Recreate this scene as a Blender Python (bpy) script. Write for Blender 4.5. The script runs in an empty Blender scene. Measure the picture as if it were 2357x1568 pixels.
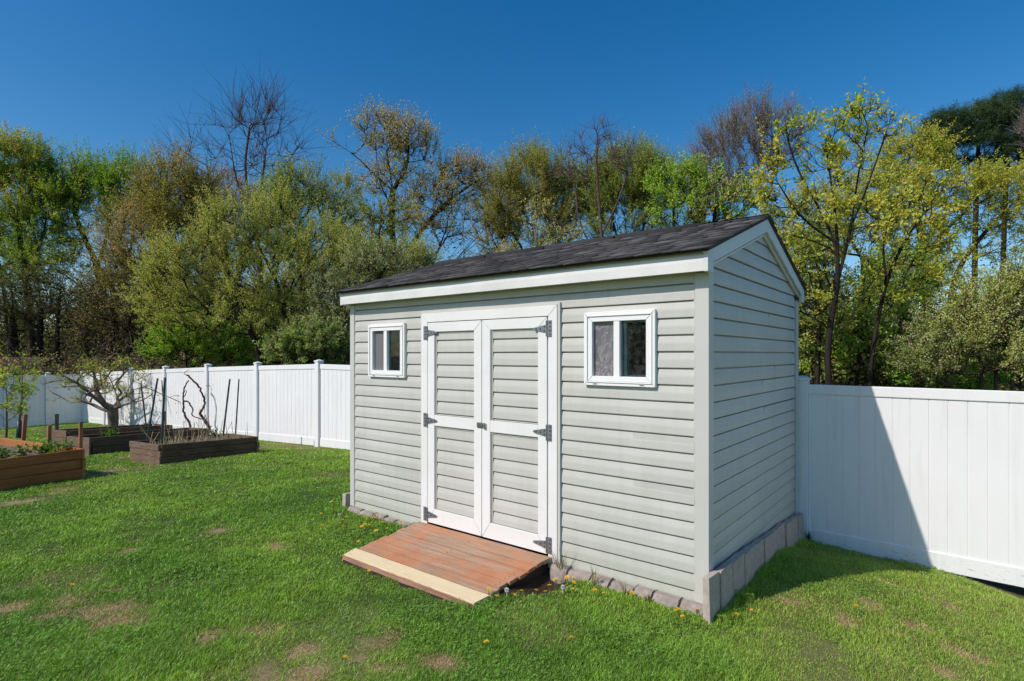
import bpy, math, random
import numpy as np
R = math.radians
scene = bpy.context.scene
COL = scene.collection
random.seed(7)

# ------------------------------------------------------------------ camera frame (world metres; shed corner is the origin)
CAMX, CAMY, CAMZ, YAW = 1.237, -3.505, 1.6, 0.6734
CY_, SY_ = math.cos(YAW), math.sin(YAW)
def at(px, py, d):
    """a point of the place, d metres ahead, from its position on the 2357 px wide photograph"""
    rt = (px - 1178.5) / 1290.3 * d
    return np.array([CAMX - SY_*d + CY_*rt, CAMY + CY_*d + SY_*rt, CAMZ - (py - 817.3) / 1290.3 * d])

# ------------------------------------------------------------------ noise + terrain
def vnoise(x, y, seed=0):
    x = np.asarray(x, float); y = np.asarray(y, float)
    xi = np.floor(x).astype(np.int64); yi = np.floor(y).astype(np.int64)
    fx = x - xi; fy = y - yi
    fx = fx*fx*(3-2*fx); fy = fy*fy*(3-2*fy)
    def h(a, b):
        n = (a*374761393 + b*668265263 + seed*974634777) & 0xffffffff
        n = ((n ^ (n >> 13)) * 1274126177) & 0xffffffff
        n = n ^ (n >> 16)
        return (n & 0xffff) / 65535.0
    return (h(xi, yi)*(1-fx) + h(xi+1, yi)*fx)*(1-fy) + (h(xi, yi+1)*(1-fx) + h(xi+1, yi+1)*fx)*fy
def fbm(x, y, seed=0, o=4):
    s = 0; a = .5; t = 0
    for k in range(o):
        s = s + a*vnoise(np.asarray(x)*2**k, np.asarray(y)*2**k, seed+k*17); t += a; a *= .55
    return s/t

TP = np.array([(-3.8,-.1,.0),(-2.6,-.15,.0),(-1.9,-.9,.0),(-1.1,-.1,-.0),(-.4,-.15,.0),(.05,-.15,-.015),(.14,.5,-.025),(.14,1.2,-.03),(.14,1.8,-.09),
 (.14,2.3,-.17),(.5,2.5,-.225),(1.06,2.5,-.24),(1.35,2.5,-.265),(1.7,2.5,-.33),(2.6,2.5,-.45),(-7.3,2.5,-.1),(-8.2,2.5,-.13),(-10.5,2.4,-.2),(-12.8,2.3,-.29),(-15,2.2,-.34),(-17.2,2.1,-.43),
 (-20.4,1.9,-.52),(-20.5,.1,-.53),(-20.5,-3,-.53),(-8.4,-.2,-.1),(-8.0,1.2,-.06),(-8,-1.2,-.06),(-10.8,-.4,-.18),(-13.4,-.1,-.28),
 (1,-3.5,0),(-4,-3.5,0),(-2,-2,0),(-4,-1.3,0),(-6,-3,-.03),(-9,-4,-.08),(-14,-4,-.3),(3,-1,-.16),(3,-4,-.1),(1.3,.6,-.12),(.6,0,-.03),(-4.5,2.5,-.05),(-4.2,1.2,-.02)])
def _k(r): return np.where(r > 1e-9, r*r*np.log(r+1e-12), 0)
def _tps():
    n = len(TP); d = np.hypot(TP[:,None,0]-TP[None,:,0], TP[:,None,1]-TP[None,:,1])
    A = np.zeros((n+3, n+3)); A[:n,:n] = _k(d) + np.eye(n)*.02
    A[:n,n] = 1; A[:n,n+1:] = TP[:,:2]; A[n,:n] = 1; A[n+1:,:n] = TP[:,:2].T
    return np.linalg.solve(A, np.r_[TP[:,2], 0, 0, 0])
TW = _tps()
def ground_z(x, y):
    x = np.atleast_1d(np.asarray(x, float)); y = np.atleast_1d(np.asarray(y, float))
    xc = np.clip(x, -20.6, 2.8); yc = np.clip(y, -4.2, 2.6)
    out = np.zeros(len(xc))
    for i in range(0, len(xc), 40000):
        a, b = xc[i:i+40000], yc[i:i+40000]
        r = np.hypot(a[:,None]-TP[None,:,0], b[:,None]-TP[None,:,1])
        out[i:i+40000] = _k(r) @ TW[:-3] + TW[-3] + a*TW[-2] + b*TW[-1]
    # worn hollows beside the ramp and under the far end of the right fence
    out -= .08*np.exp(-((x+1.05)/.11)**2 - ((y+.25)/.24)**2)
    out -= .07*np.exp(-((x-1.62)/.28)**2 - ((y-2.50)/.10)**2)
    return out
def gz(x, y): return float(ground_z([x], [y])[0])

# ------------------------------------------------------------------ materials
def nodes_of(name):
    m = bpy.data.materials.new(name); m.use_nodes = True
    nt = m.node_tree; b = nt.nodes['Principled BSDF']
    return m, nt, b
def N(nt, t, **kw):
    n = nt.nodes.new(t)
    for k, v in kw.items():
        if k in n.inputs: n.inputs[k].default_value = v
        else: setattr(n, k, v)
    return n
def coords(nt, scale=(1,1,1), rot=(0,0,0)):
    tc = N(nt, 'ShaderNodeTexCoord'); mp = N(nt, 'ShaderNodeMapping')
    mp.inputs['Scale'].default_value = scale; mp.inputs['Rotation'].default_value = rot
    nt.links.new(tc.outputs['Object'], mp.inputs['Vector'])
    return mp.outputs['Vector']
def noise(nt, vec, scale, detail=4, rough=.6):
    n = N(nt, 'ShaderNodeTexNoise'); n.inputs['Scale'].default_value = scale
    n.inputs['Detail'].default_value = detail; n.inputs['Roughness'].default_value = rough
    nt.links.new(vec, n.inputs['Vector']); return n.outputs['Fac']
def ramp(nt, fac, stops):
    r = N(nt, 'ShaderNodeValToRGB'); cr = r.color_ramp
    while len(cr.elements) < len(stops): cr.elements.new(.5)
    for e, (p, c) in zip(cr.elements, stops):
        e.position = p; e.color = (*c, 1) if len(c) == 3 else c
    nt.links.new(fac, r.inputs['Fac']); return r.outputs['Color']
def mix(nt, a, b, fac, mode='MIX'):
    m = N(nt, 'ShaderNodeMix', data_type='RGBA', blend_type=mode)
    for s, v in ((m.inputs[6], a), (m.inputs[7], b), (m.inputs[0], fac)):
        if isinstance(v, (int, float)): s.default_value = v
        elif isinstance(v, tuple): s.default_value = (*v, 1) if len(v) == 3 else v
        else: nt.links.new(v, s)
    return m.outputs[2]
def bump(nt, b, h, strength=.3, dist=.01):
    bp = N(nt, 'ShaderNodeBump'); bp.inputs['Strength'].default_value = strength; bp.inputs['Distance'].default_value = dist
    nt.links.new(h, bp.inputs['Height']); nt.links.new(bp.outputs['Normal'], b.inputs['Normal'])
def attr(nt, name='Col'):
    a = N(nt, 'ShaderNodeAttribute'); a.attribute_name = name; return a.outputs['Color']

def mat_basic(name, c1, c2, scale=8, rough=.6, stretch=(1,1,1), detail=5, bstr=.15, bdist=.004, spec=.5, lo=.3, hi=.7, metal=0):
    m, nt, b = nodes_of(name)
    v = coords(nt, stretch)
    f = noise(nt, v, scale, detail)
    nt.links.new(ramp(nt, f, [(lo, c1), (hi, c2)]), b.inputs['Base Color'])
    b.inputs['Roughness'].default_value = rough; b.inputs['Metallic'].default_value = metal
    b.inputs['Specular IOR Level'].default_value = spec
    if bstr: bump(nt, b, f, bstr, bdist)
    return m

def mat_siding():
    m, nt, b = nodes_of('grey_vinyl_siding')
    v = coords(nt); f = noise(nt, v, 1.7, 5, .6); g = noise(nt, coords(nt, (3, 3, 90)), 6, 3)
    base = ramp(nt, f, [(.3, (.500, .498, .468)), (.72, (.560, .557, .525))])
    sp = noise(nt, coords(nt), 38, 2)
    base = mix(nt, base, (.30, .30, .26), ramp(nt, sp, [(.76, (0,0,0)), (.80, (.7,.7,.7))]))
    # greenish splash dirt in the lowest courses
    tc = N(nt, 'ShaderNodeTexCoord'); sx = N(nt, 'ShaderNodeSeparateXYZ'); nt.links.new(tc.outputs['Object'], sx.inputs[0])
    mr = N(nt, 'ShaderNodeMapRange'); mr.inputs[1].default_value = .32; mr.inputs[2].default_value = .0; nt.links.new(sx.outputs['Z'], mr.inputs[0])
    mm = N(nt, 'ShaderNodeMath', operation='MULTIPLY'); nt.links.new(mr.outputs[0], mm.inputs[0]); nt.links.new(noise(nt, v, 9, 5), mm.inputs[1])
    base = mix(nt, base, (.38, .40, .28), mm.outputs[0])
    nt.links.new(base, b.inputs['Base Color'])
    b.inputs['Roughness'].default_value = .48; b.inputs['Specular IOR Level'].default_value = .35
    stk = noise(nt, coords(nt, (7, 7, .7)), 1.6, 5, .65)
    base = mix(nt, base, ramp(nt, stk, [(.32, (.945,.945,.935)), (.55, (1,1,1))]), 1.0, 'MULTIPLY')
    nt.links.new(base, b.inputs['Base Color'])
    wv = noise(nt, coords(nt, (1.2, 1.2, 3)), 1.3, 2)
    b1 = N(nt, 'ShaderNodeBump'); b1.inputs['Strength'].default_value = .35; b1.inputs['Distance'].default_value = .012; nt.links.new(wv, b1.inputs['Height'])
    b2 = N(nt, 'ShaderNodeBump'); b2.inputs['Strength'].default_value = .12; b2.inputs['Distance'].default_value = .002; nt.links.new(g, b2.inputs['Height']); nt.links.new(b1.outputs[0], b2.inputs['Normal']); nt.links.new(b2.outputs[0], b.inputs['Normal'])
    return m
def mat_white(name, c=(.80,.80,.79), dirt=.12, rough=.45):
    m, nt, b = nodes_of(name)
    v = coords(nt); f = noise(nt, v, 3.0, 6, .65)
    base = ramp(nt, f, [(.35, tuple(x*(1-dirt) for x in c)), (.6, c)])
    sp = noise(nt, v, 55, 2)
    base = mix(nt, base, (.42, .40, .36), ramp(nt, sp, [(.77, (0,0,0)), (.81, (.55,.55,.55))]))
    nt.links.new(base, b.inputs['Base Color']); b.inputs['Roughness'].default_value = rough
    b.inputs['Specular IOR Level'].default_value = .35
    bump(nt, b, noise(nt, coords(nt, (1,1,8)), 14, 4), .06, .002)
    return m
def mat_fence():
    m, nt, b = nodes_of('white_vinyl_fence')
    v = coords(nt); f = noise(nt, v, 1.1, 5)
    base = ramp(nt, f, [(.3, (.80,.80,.81)), (.7, (.85,.85,.86))])
    scuff = noise(nt, coords(nt, (9, 1, 60), (0, .12, 0)), 1.6, 4, .7)
    tc = N(nt, 'ShaderNodeTexCoord'); sx = N(nt, 'ShaderNodeSeparateXYZ'); nt.links.new(tc.outputs['Object'], sx.inputs[0])
    mr = N(nt, 'ShaderNodeMapRange'); mr.inputs[1].default_value = -.10; mr.inputs[2].default_value = -.17; nt.links.new(sx.outputs['Z'], mr.inputs[0])
    mm = N(nt, 'ShaderNodeMath', operation='MULTIPLY'); nt.links.new(mr.outputs[0], mm.inputs[0])
    nt.links.new(ramp(nt, scuff, [(.60, (0,0,0)), (.66, (1,1,1))]), mm.inputs[1])
    st_ = noise(nt, coords(nt, (5, 5, .5)), 2.2, 5, .6)
    base = mix(nt, base, (.56,.58,.52), ramp(nt, st_, [(.52, (0,0,0)), (.85, (.45,.45,.45))]))
    base = mix(nt, base, (.22, .22, .21), mm.outputs[0])
    nt.links.new(base, b.inputs['Base Color']); b.inputs['Roughness'].default_value = .42
    b.inputs['Specular IOR Level'].default_value = .4
    return m
def mat_wood(name, c1, c2, c3, axis='x', rough=.75, scale=1.0, seam=0):
    m, nt, b = nodes_of(name)
    st = {'x': (2.2, 40, 40), 'y': (40, 2.2, 40), 'z': (40, 40, 2.2)}[axis]
    g = noise(nt, coords(nt, tuple(s*scale for s in st)), 1.0, 6, .7)
    l = noise(nt, coords(nt), 2.6, 4)
    base = ramp(nt, g, [(.28, c1), (.5, c2), (.75, c3)])
    base = mix(nt, base, tuple(x*.6 for x in c1), ramp(nt, l, [(.5, (0,0,0)), (.75, (.6,.6,.6))]))
    nt.links.new(base, b.inputs['Base Color']); b.inputs['Roughness'].default_value = rough
    b.inputs['Specular IOR Level'].default_value = .25
    bump(nt, b, g, .35, .004)
    return m
def mat_peel(name):
    m, nt, b = nodes_of(name)
    g = noise(nt, coords(nt, (2.5, 45, 45)), 1, 6, .75)
    p0 = noise(nt, coords(nt, (1, 1.5, 1.5)), 2.3, 3, .5); p1 = noise(nt, coords(nt, (4, 22, 22)), 2.4, 8, .8); pm = N(nt, 'ShaderNodeMath', operation='MULTIPLY_ADD'); pm.inputs[1].default_value = .55; nt.links.new(p0, pm.inputs[0]); pa = N(nt, 'ShaderNodeMath', operation='MULTIPLY'); pa.inputs[1].default_value = .5; nt.links.new(p1, pa.inputs[0]); nt.links.new(pa.outputs[0], pm.inputs[2]); p = pm.outputs[0]
    wood = ramp(nt, g, [(.3, (.24,.155,.10)), (.55, (.41,.29,.205)), (.75, (.52,.40,.30))])
    paint = ramp(nt, noise(nt, coords(nt), 5, 6), [(.3, (.44,.185,.092)), (.7, (.53,.255,.14))])
    add = N(nt, 'ShaderNodeMath', operation='ADD'); nt.links.new(p, add.inputs[0])
    sc = N(nt, 'ShaderNodeMath', operation='MULTIPLY'); sc.inputs[1].default_value = .45; nt.links.new(g, sc.inputs[0]); nt.links.new(sc.outputs[0], add.inputs[1])
    fac = ramp(nt, add.outputs[0], [(.70, (0,0,0)), (.79, (.85,.85,.85))])
    base = mix(nt, paint, wood, fac)
    spk = noise(nt, coords(nt, (1, 2, 2)), 45, 3)
    base = mix(nt, base, (.13,.06,.035), ramp(nt, spk, [(.68, (0,0,0)), (.76, (.8,.8,.8))]))
    nt.links.new(base, b.inputs['Base Color']); b.inputs['Roughness'].default_value = .8
    b.inputs['Specular IOR Level'].default_value = .2
    bump(nt, b, fac, .3, .002)
    return m
def mat_pale_plank():
    m, nt, b = nodes_of('fresh_pale_lumber')
    w = N(nt, 'ShaderNodeTexWave', wave_type='RINGS', rings_direction='X'); w.inputs['Scale'].default_value = 9
    w.inputs['Distortion'].default_value = 5; w.inputs['Detail'].default_value = 2; w.inputs['Detail Scale'].default_value = 1.2
    nt.links.new(coords(nt, (.5, 3.2, 3.2)), w.inputs['Vector'])
    base = ramp(nt, w.outputs['Fac'], [(.2, (.78,.66,.43)), (.75, (.75,.61,.38)), (.95, (.58,.42,.22))])
    sp = noise(nt, coords(nt), 20, 2)
    base = mix(nt, base, (.36,.20,.09), ramp(nt, sp, [(.72,(0,0,0)), (.78,(.8,.8,.8))]))
    nt.links.new(base, b.inputs['Base Color']); b.inputs['Roughness'].default_value = .7
    return m
def mat_attr(name, rough=.7, transl=0, nscale=30, spec=.25, bstr=0, gloss=0):
    m, nt, b = nodes_of(name)
    col = attr(nt)
    if nscale:
        f = noise(nt, coords(nt), nscale, 4)
        col = mix(nt, col, ramp(nt, f, [(.3, (.72,.72,.72)), (.7, (1.22,1.22,1.22))]), 1.0, 'MULTIPLY')
        if bstr: bump(nt, b, f, bstr, .004)
    nt.links.new(col, b.inputs['Base Color']); b.inputs['Roughness'].default_value = rough
    b.inputs['Specular IOR Level'].default_value = spec
    if transl:
        t = N(nt, 'ShaderNodeBsdfTranslucent'); nt.links.new(mix(nt, col, (1.25,1.2,.5), 1.0, 'MULTIPLY'), t.inputs['Color'])
        ms = N(nt, 'ShaderNodeMixShader'); ms.inputs[0].default_value = transl
        nt.links.new(b.outputs[0], ms.inputs[1]); nt.links.new(t.outputs[0], ms.inputs[2])
        nt.links.new(ms.outputs[0], nt.nodes['Material Output'].inputs['Surface'])
    return m
def mat_glass():
    m, nt, b = nodes_of('window_glass')
    t = N(nt, 'ShaderNodeBsdfTransparent'); t.inputs[0].default_value = (.78,.86,.85,1)
    g = N(nt, 'ShaderNodeBsdfGlossy'); g.inputs['Roughness'].default_value = .02; g.inputs[0].default_value = (.8,.9,.95,1)
    d = N(nt, 'ShaderNodeBsdfDiffuse'); d.inputs[0].default_value = (.5,.52,.5,1)
    lw = N(nt, 'ShaderNodeFresnel'); lw.inputs['IOR'].default_value = 1.47
    ms = N(nt, 'ShaderNodeMixShader'); nt.links.new(lw.outputs[0], ms.inputs[0])
    nt.links.new(t.outputs[0], ms.inputs[1]); nt.links.new(g.outputs[0], ms.inputs[2])
    m2 = N(nt, 'ShaderNodeMixShader')
    f = noise(nt, coords(nt), 22, 6, .7); nt.links.new(ramp(nt, f, [(.45,(.01,.01,.01)), (.8,(.09,.09,.09))]), m2.inputs[0])
    nt.links.new(ms.outputs[0], m2.inputs[1]); nt.links.new(d.outputs[0], m2.inputs[2])
    nt.links.new(m2.outputs[0], nt.nodes['Material Output'].inputs['Surface'])
    return m
def mat_film():
    m, nt, b = nodes_of('wrinkled_grey_film')
    n = noise(nt, coords(nt, (9, 9, 4), (0, .7, 0)), 1.7, 5, .7)
    wr = ramp(nt, n, [(.487,(0,0,0)), (.5,(.55,.55,.55)), (.513,(0,0,0))])
    base = mix(nt, (.15,.145,.165), (.75,.73,.71), wr)
    base = mix(nt, base, (.25,.22,.20), ramp(nt, noise(nt, coords(nt), 11, 4), [(.5,(0,0,0)), (.7,(.7,.7,.7))]))
    nt.links.new(base, b.inputs['Base Color']); b.inputs['Roughness'].default_value = .35
    bump(nt, b, n, .6, .01)
    return m
def mat_screen():
    m, nt, b = nodes_of('grey_insect_screen')
    w = N(nt, 'ShaderNodeTexWave', wave_type='BANDS', bands_direction='X'); w.inputs['Scale'].default_value = 60
    nt.links.new(coords(nt), w.inputs['Vector'])
    nt.links.new(ramp(nt, w.outputs['Fac'], [(.2,(.11,.11,.12)), (.8,(.19,.19,.20))]), b.inputs['Base Color'])
    b.inputs['Roughness'].default_value = .6
    return m
def mat_bark(name, c1, c2):
    return mat_basic(name, c1, c2, 14, .9, (1,1,.25), 5, .5, .02, .15)

M = dict(
 siding=mat_siding(), trim=mat_white('white_trim_paint', (.80,.80,.79), .06), fascia=mat_white('weathered_white_fascia', (.76,.76,.75), .12, .6),
 rake=mat_white('white_rake_board', (.70,.71,.70), .08), vinyl=mat_white('white_window_vinyl', (.84,.84,.84), .02, .35), fence=mat_fence(),
 cornertrim=mat_basic('grey_corner_trim', (.535,.531,.500), (.565,.560,.530), 2, .45, (1,1,1), 4, .03), soffit=mat_basic('tan_soffit', (.46,.44,.36), (.52,.50,.42), 3),
 shingle=mat_attr('charcoal_asphalt_shingle', .85, 0, 260, .25, .5), galv=mat_basic('galvanised_steel', (.20,.215,.235), (.33,.345,.37), 30, .42, metal=.6, bstr=.05),
 bolt=mat_basic('dark_rusty_bolt', (.05,.045,.05), (.12,.09,.08), 60, .5), brass=mat_basic('greenish_hasp_metal', (.16,.20,.15), (.26,.30,.24), 40, .35, metal=.7, bstr=0),
 chrome=mat_basic('bright_padlock_metal', (.5,.51,.5), (.68,.68,.66), 30, .25, metal=.9, bstr=0),
 peel=mat_peel('peeling_terracotta_paint'), pale=mat_pale_plank(), rotten=mat_wood('dark_damp_wood', (.025,.018,.012), (.06,.043,.03), (.13,.09,.06), 'y'),
 liptrim=mat_wood('red_brown_rough_wood', (.20,.10,.065), (.34,.18,.12), (.42,.27,.19), 'x'),
 bedwood=mat_wood('weathered_dark_brown_board', (.045,.029,.018), (.105,.068,.043), (.18,.125,.085), 'y'), bedend=mat_wood('weathered_brown_end_board', (.11,.072,.048), (.19,.13,.09), (.28,.20,.145), 'x'),
 orange=mat_wood('orange_stained_board', (.24,.085,.026), (.31,.115,.036), (.38,.155,.055), 'y', .6, .5), orangeend=mat_wood('orange_stained_end_board', (.34,.13,.04), (.43,.175,.06), (.5,.22,.085), 'x', .6, .5),
 stakewood=mat_wood('orange_stake_wood', (.24,.09,.035), (.36,.145,.06), (.44,.2,.09), 'z'), greystake=mat_wood('grey_stake_wood', (.08,.07,.06), (.15,.135,.12), (.22,.2,.18), 'z'),
 soil=mat_basic('garden_soil', (.02,.014,.009), (.075,.052,.034), 28, .95, bstr=.9, bdist=.03), mulch=mat_basic('pale_mulch', (.07,.05,.035), (.3,.24,.18), 55, .95, bstr=.9, bdist=.03, lo=.35, hi=.65),
 pole=mat_basic('dark_green_coated_pole', (.012,.032,.03), (.03,.06,.06), 40, .5), concrete=mat_basic('grey_concrete_paver', (.37,.305,.265), (.52,.44,.38), 24, .9, bstr=.35, bdist=.006),
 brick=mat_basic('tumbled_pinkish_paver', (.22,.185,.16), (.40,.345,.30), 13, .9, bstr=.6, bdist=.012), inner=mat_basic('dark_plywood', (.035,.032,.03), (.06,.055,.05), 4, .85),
 cardboard=mat_basic('brown_cardboard', (.33,.16,.06), (.46,.24,.10), 6, .8), glass=mat_glass(), film=mat_film(), screen=mat_screen(),
 leaf=mat_attr('leaf', .5, .42, 0, .3), blade=mat_attr('grass_blade', .38, .40, 0, .5), ground=None,
 redwall=mat_basic('dark_red_boards', (.09,.016,.014), (.15,.03,.024), 5, .8, (8,8,1)), redroof=mat_basic('dark_red_brown_roof', (.04,.016,.014), (.085,.034,.03), 9, .9),
 yellow=mat_basic('dandelion_yellow', (.68,.40,.01), (.80,.52,.015), 80, .6, bstr=0), stem=mat_basic('dandelion_stem', (.08,.14,.03), (.12,.2,.05), 20, .6, bstr=0), fluff=mat_basic('dandelion_fluff', (.78,.77,.72), (.86,.85,.82), 60, .9, bstr=0),
 barkdark=mat_bark('dark_bark', (.018,.014,.011), (.046,.036,.029)), barkbrown=mat_bark('brown_bark', (.05,.034,.026), (.115,.082,.062)), barkgrey=mat_bark('grey_bark', (.085,.068,.055), (.20,.165,.135)),
 twigred=mat_bark('reddish_twig_bark', (.075,.050,.045), (.15,.10,.085)), twigolive=mat_bark('olive_twig_bark', (.085,.075,.032), (.165,.14,.062)), twiggrey=mat_bark('grey_twig_bark', (.12,.10,.095), (.21,.18,.165)), straw=mat_basic('dry_straw', (.36,.28,.16), (.55,.45,.28), 40, .8, bstr=0),
)

# ------------------------------------------------------------------ object helpers
def tag(o, label=None, cat=None, group=None, kind=None):
    if label: o['label'] = label
    if cat: o['category'] = cat
    if group: o['group'] = group
    if kind: o['kind'] = kind
    return o
def thing(name, loc, label, cat, group=None):
    o = bpy.data.objects.new(name, None); COL.objects.link(o); o.location = loc
    o.empty_display_size = .1
    return tag(o, label, cat, group)
def world_loc(o):
    v = np.zeros(3)
    while o is not None: v += np.array(o.location); o = o.parent
    return v
def link(name, me, mat, parent=None):
    o = bpy.data.objects.new(name, me); COL.objects.link(o)
    for m in (mat if isinstance(mat, (list, tuple)) else [mat]):
        me.materials.append(M[m] if isinstance(m, str) else m)
    if parent is not None:
        o.parent = parent; o.location = -world_loc(parent)
    return o
class MB:
    """collects shapes in world metres; build() links them as ONE mesh"""
    def __init__(s): s.v = []; s.f = []; s.m = []; s.mi = 0
    def add(s, vs, fs):
        b = len(s.v); s.v += [tuple(map(float, p)) for p in vs]; s.f += [tuple(b+i for i in f) for f in fs]; s.m += [s.mi]*len(fs)
    def hexa(s, p):  # 8 corners: bottom loop 0-3, top loop 4-7
        s.add(p, [(3,2,1,0),(4,5,6,7),(0,1,5,4),(1,2,6,5),(2,3,7,6),(3,0,4,7)])
    def box(s, x0, x1, y0, y1, z0, z1):
        s.hexa([(x0,y0,z0),(x1,y0,z0),(x1,y1,z0),(x0,y1,z0),(x0,y0,z1),(x1,y0,z1),(x1,y1,z1),(x0,y1,z1)])
    def prism(s, poly, axis, a, b):
        n = len(poly)
        def P(q, t): return {'x': (t, q[0], q[1]), 'y': (q[0], t, q[1]), 'z': (q[0], q[1], t)}[axis]
        s.add([P(q, a) for q in poly] + [P(q, b) for q in poly],
              [tuple(range(n))[::-1], tuple(range(n, 2*n))] + [(i, (i+1) % n, n+(i+1) % n, n+i) for i in range(n)])
    def bar(s, p, q, w, t, up=(0,0,1)):
        p = np.array(p, float); q = np.array(q, float); d = q-p; d /= np.linalg.norm(d)
        u = np.cross(d, up); u /= np.linalg.norm(u); v = np.cross(u, d)
        u *= w/2; v *= t/2
        s.hexa([p-u-v, p+u-v, p+u+v, p-u+v, q-u-v, q+u-v, q+u+v, q-u+v])
    def tube(s, pts, rad, k=8, cap=True):
        pts = [np.array(p, float) for p in pts]; n = len(pts)
        if not hasattr(rad, '__len__'): rad = [rad]*n
        vs = []; a = None
        for i in range(n):
            d = pts[min(i+1, n-1)] - pts[max(i-1, 0)]; d /= np.linalg.norm(d)+1e-12
            if a is None: a = np.cross(d, (0.31,.2,.93) if abs(d[2]) < .9 else (1,0,0))
            a = a - d*np.dot(a, d); a /= np.linalg.norm(a)+1e-12; c = np.cross(d, a)
            for j in range(k):
                t = 2*math.pi*j/k; vs.append(pts[i] + rad[i]*(math.cos(t)*a + math.sin(t)*c))
        fs = [(i*k+j, i*k+(j+1) % k, (i+1)*k+(j+1) % k, (i+1)*k+j) for i in range(n-1) for j in range(k)]
        if cap: fs += [tuple(range(k))[::-1], tuple((n-1)*k+j for j in range(k))]
        s.add(vs, fs)
    def disc(s, c, r, axis, t, k=8):
        c = np.array(c); e = {'x': ((0,1,0),(0,0,1),(1,0,0)), 'y': ((1,0,0),(0,0,1),(0,1,0))}[axis]
        a, b_, n = map(np.array, e)
        s.tube([c, c+n*t], r, k)
    def build(s, name, mat, parent=None, bevel=0, smooth=False):
        me = bpy.data.meshes.new(name); me.from_pydata(s.v, [], s.f)
        if isinstance(mat, (list, tuple)): me.polygons.foreach_set('material_index', s.m)
        if smooth: me.polygons.foreach_set('use_smooth', [True]*len(me.polygons))
        me.update()
        o = link(name, me, mat, parent)
        if bevel:
            b = o.modifiers.new('bevel', 'BEVEL'); b.width = bevel; b.segments = 2; b.limit_method = 'ANGLE'; b.angle_limit = R(40)
        return o
def np_mesh(name, verts, faces, mat, parent=None, colors=None, smooth=False):
    """verts (n,3); faces list of (m,k) int arrays"""
    me = bpy.data.meshes.new(name)
    me.vertices.add(len(verts)); me.vertices.foreach_set('co', np.asarray(verts, np.float32).ravel())
    faces = [f for f in faces if len(f)]
    idx = np.concatenate([f.ravel() for f in faces]).astype(np.int32)
    tot = np.concatenate([np.full(len(f), f.shape[1]) for f in faces]).astype(np.int32)
    st = np.r_[0, np.cumsum(tot)[:-1]].astype(np.int32)
    me.loops.add(len(idx)); me.loops.foreach_set('vertex_index', idx)
    me.polygons.add(len(tot)); me.polygons.foreach_set('loop_start', st); me.polygons.foreach_set('loop_total', tot)
    if smooth: me.polygons.foreach_set('use_smooth', np.ones(len(tot), bool))
    if colors is not None:
        a = me.color_attributes.new('Col', 'FLOAT_COLOR', 'POINT')
        c = np.ones((len(verts), 4), np.float32); c[:, :3] = colors; a.data.foreach_set('color', c.ravel())
    me.update(calc_edges=True); me.validate()
    return link(name, me, mat, parent)

# ------------------------------------------------------------------ world, sun, camera
w = bpy.data.worlds.new('World'); scene.world = w; w.use_nodes = True
nt = w.node_tree; bg = nt.nodes['Background']
sky = nt.nodes.new('ShaderNodeTexSky'); sky.sky_type = 'NISHITA'; sky.sun_disc = False
TRAVEL = np.array([.395, 1.0, -1.0]); TRAVEL /= np.linalg.norm(TRAVEL)
sky.sun_elevation = math.asin(-TRAVEL[2]); sky.sun_rotation = math.atan2(-TRAVEL[0], -TRAVEL[1])
sky.altitude = 0; sky.air_density = 1.0; sky.dust_density = .6; sky.ozone_density = 1.6
hs = nt.nodes.new('ShaderNodeHueSaturation'); hs.inputs['Saturation'].default_value = 1.47
nt.links.new(sky.outputs[0], hs.inputs['Color']); nt.links.new(hs.outputs[0], bg.inputs[0]); bg.inputs[1].default_value = .125
sl = bpy.data.lights.new('sun', 'SUN'); sl.energy = 3.9; sl.angle = R(.53); sl.color = (1, .915, .825)
so = bpy.data.objects.new('sun', sl); COL.objects.link(so)
from mathutils import Vector
so.rotation_euler = Vector(TRAVEL).to_track_quat('-Z', 'Y').to_euler(); so.location = (-5, -12, 12)
cam = bpy.data.cameras.new('camera'); co = bpy.data.objects.new('camera', cam); COL.objects.link(co)
co.location = (CAMX, CAMY, CAMZ); co.rotation_euler = (math.pi/2, 0, YAW)
cam.sensor_width = 36; cam.lens = 1368.6/2500*36; cam.shift_y = .01416; cam.clip_start = .05; cam.clip_end = 3000
scene.camera = co
vs = scene.view_settings; vs.view_transform = 'Standard'; vs.look = 'None'; vs.gamma = 1; vs.exposure = 0; vs.use_curve_mapping = False

# ------------------------------------------------------------------ lawn: colour field shared by soil and blades
PATCH = [(-4.09,-1.92,.10),(-3.95,-2.45,.09),(-3.25,-2.15,.06),(-2.99,-2.32,.13),(-3.1,-2.54,.13),(-3.0,-2.44,.15),(-2.76,-2.3,.17),(-2.75,-2.46,.09),(-1.99,-1.86,.09),(-1.49,-1.84,.11),(-1.48,-2.1,.14),(-4.3,-1.72,.07),(-3.22,-1.07,.10),(-4.04,-1.22,.10),(-3.31,-2.42,.12),(-3.39,-2.74,.12),
 (-1.51,-1.82,.12),(-1.28,-1.56,.14),(-1.29,-1.96,.13),(-1.06,-1.7,.12),(-.91,-1.47,.10),(.36,.55,.09),(.69,.56,.10),(.82,.96,.10),(1.07,.82,.11),(1.01,.54,.09),(1.29,.64,.12),(1.16,.25,.11),(1.19,1.47,.10),(.83,1.56,.07),(-8.5,-.65,.22),(-8.2,-.9,.2),(-1.2,-1.7,.10),(-2.1,-2.05,.09),(-6.9,-2.0,.2),(-7.3,-1.6,.2)]
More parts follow.
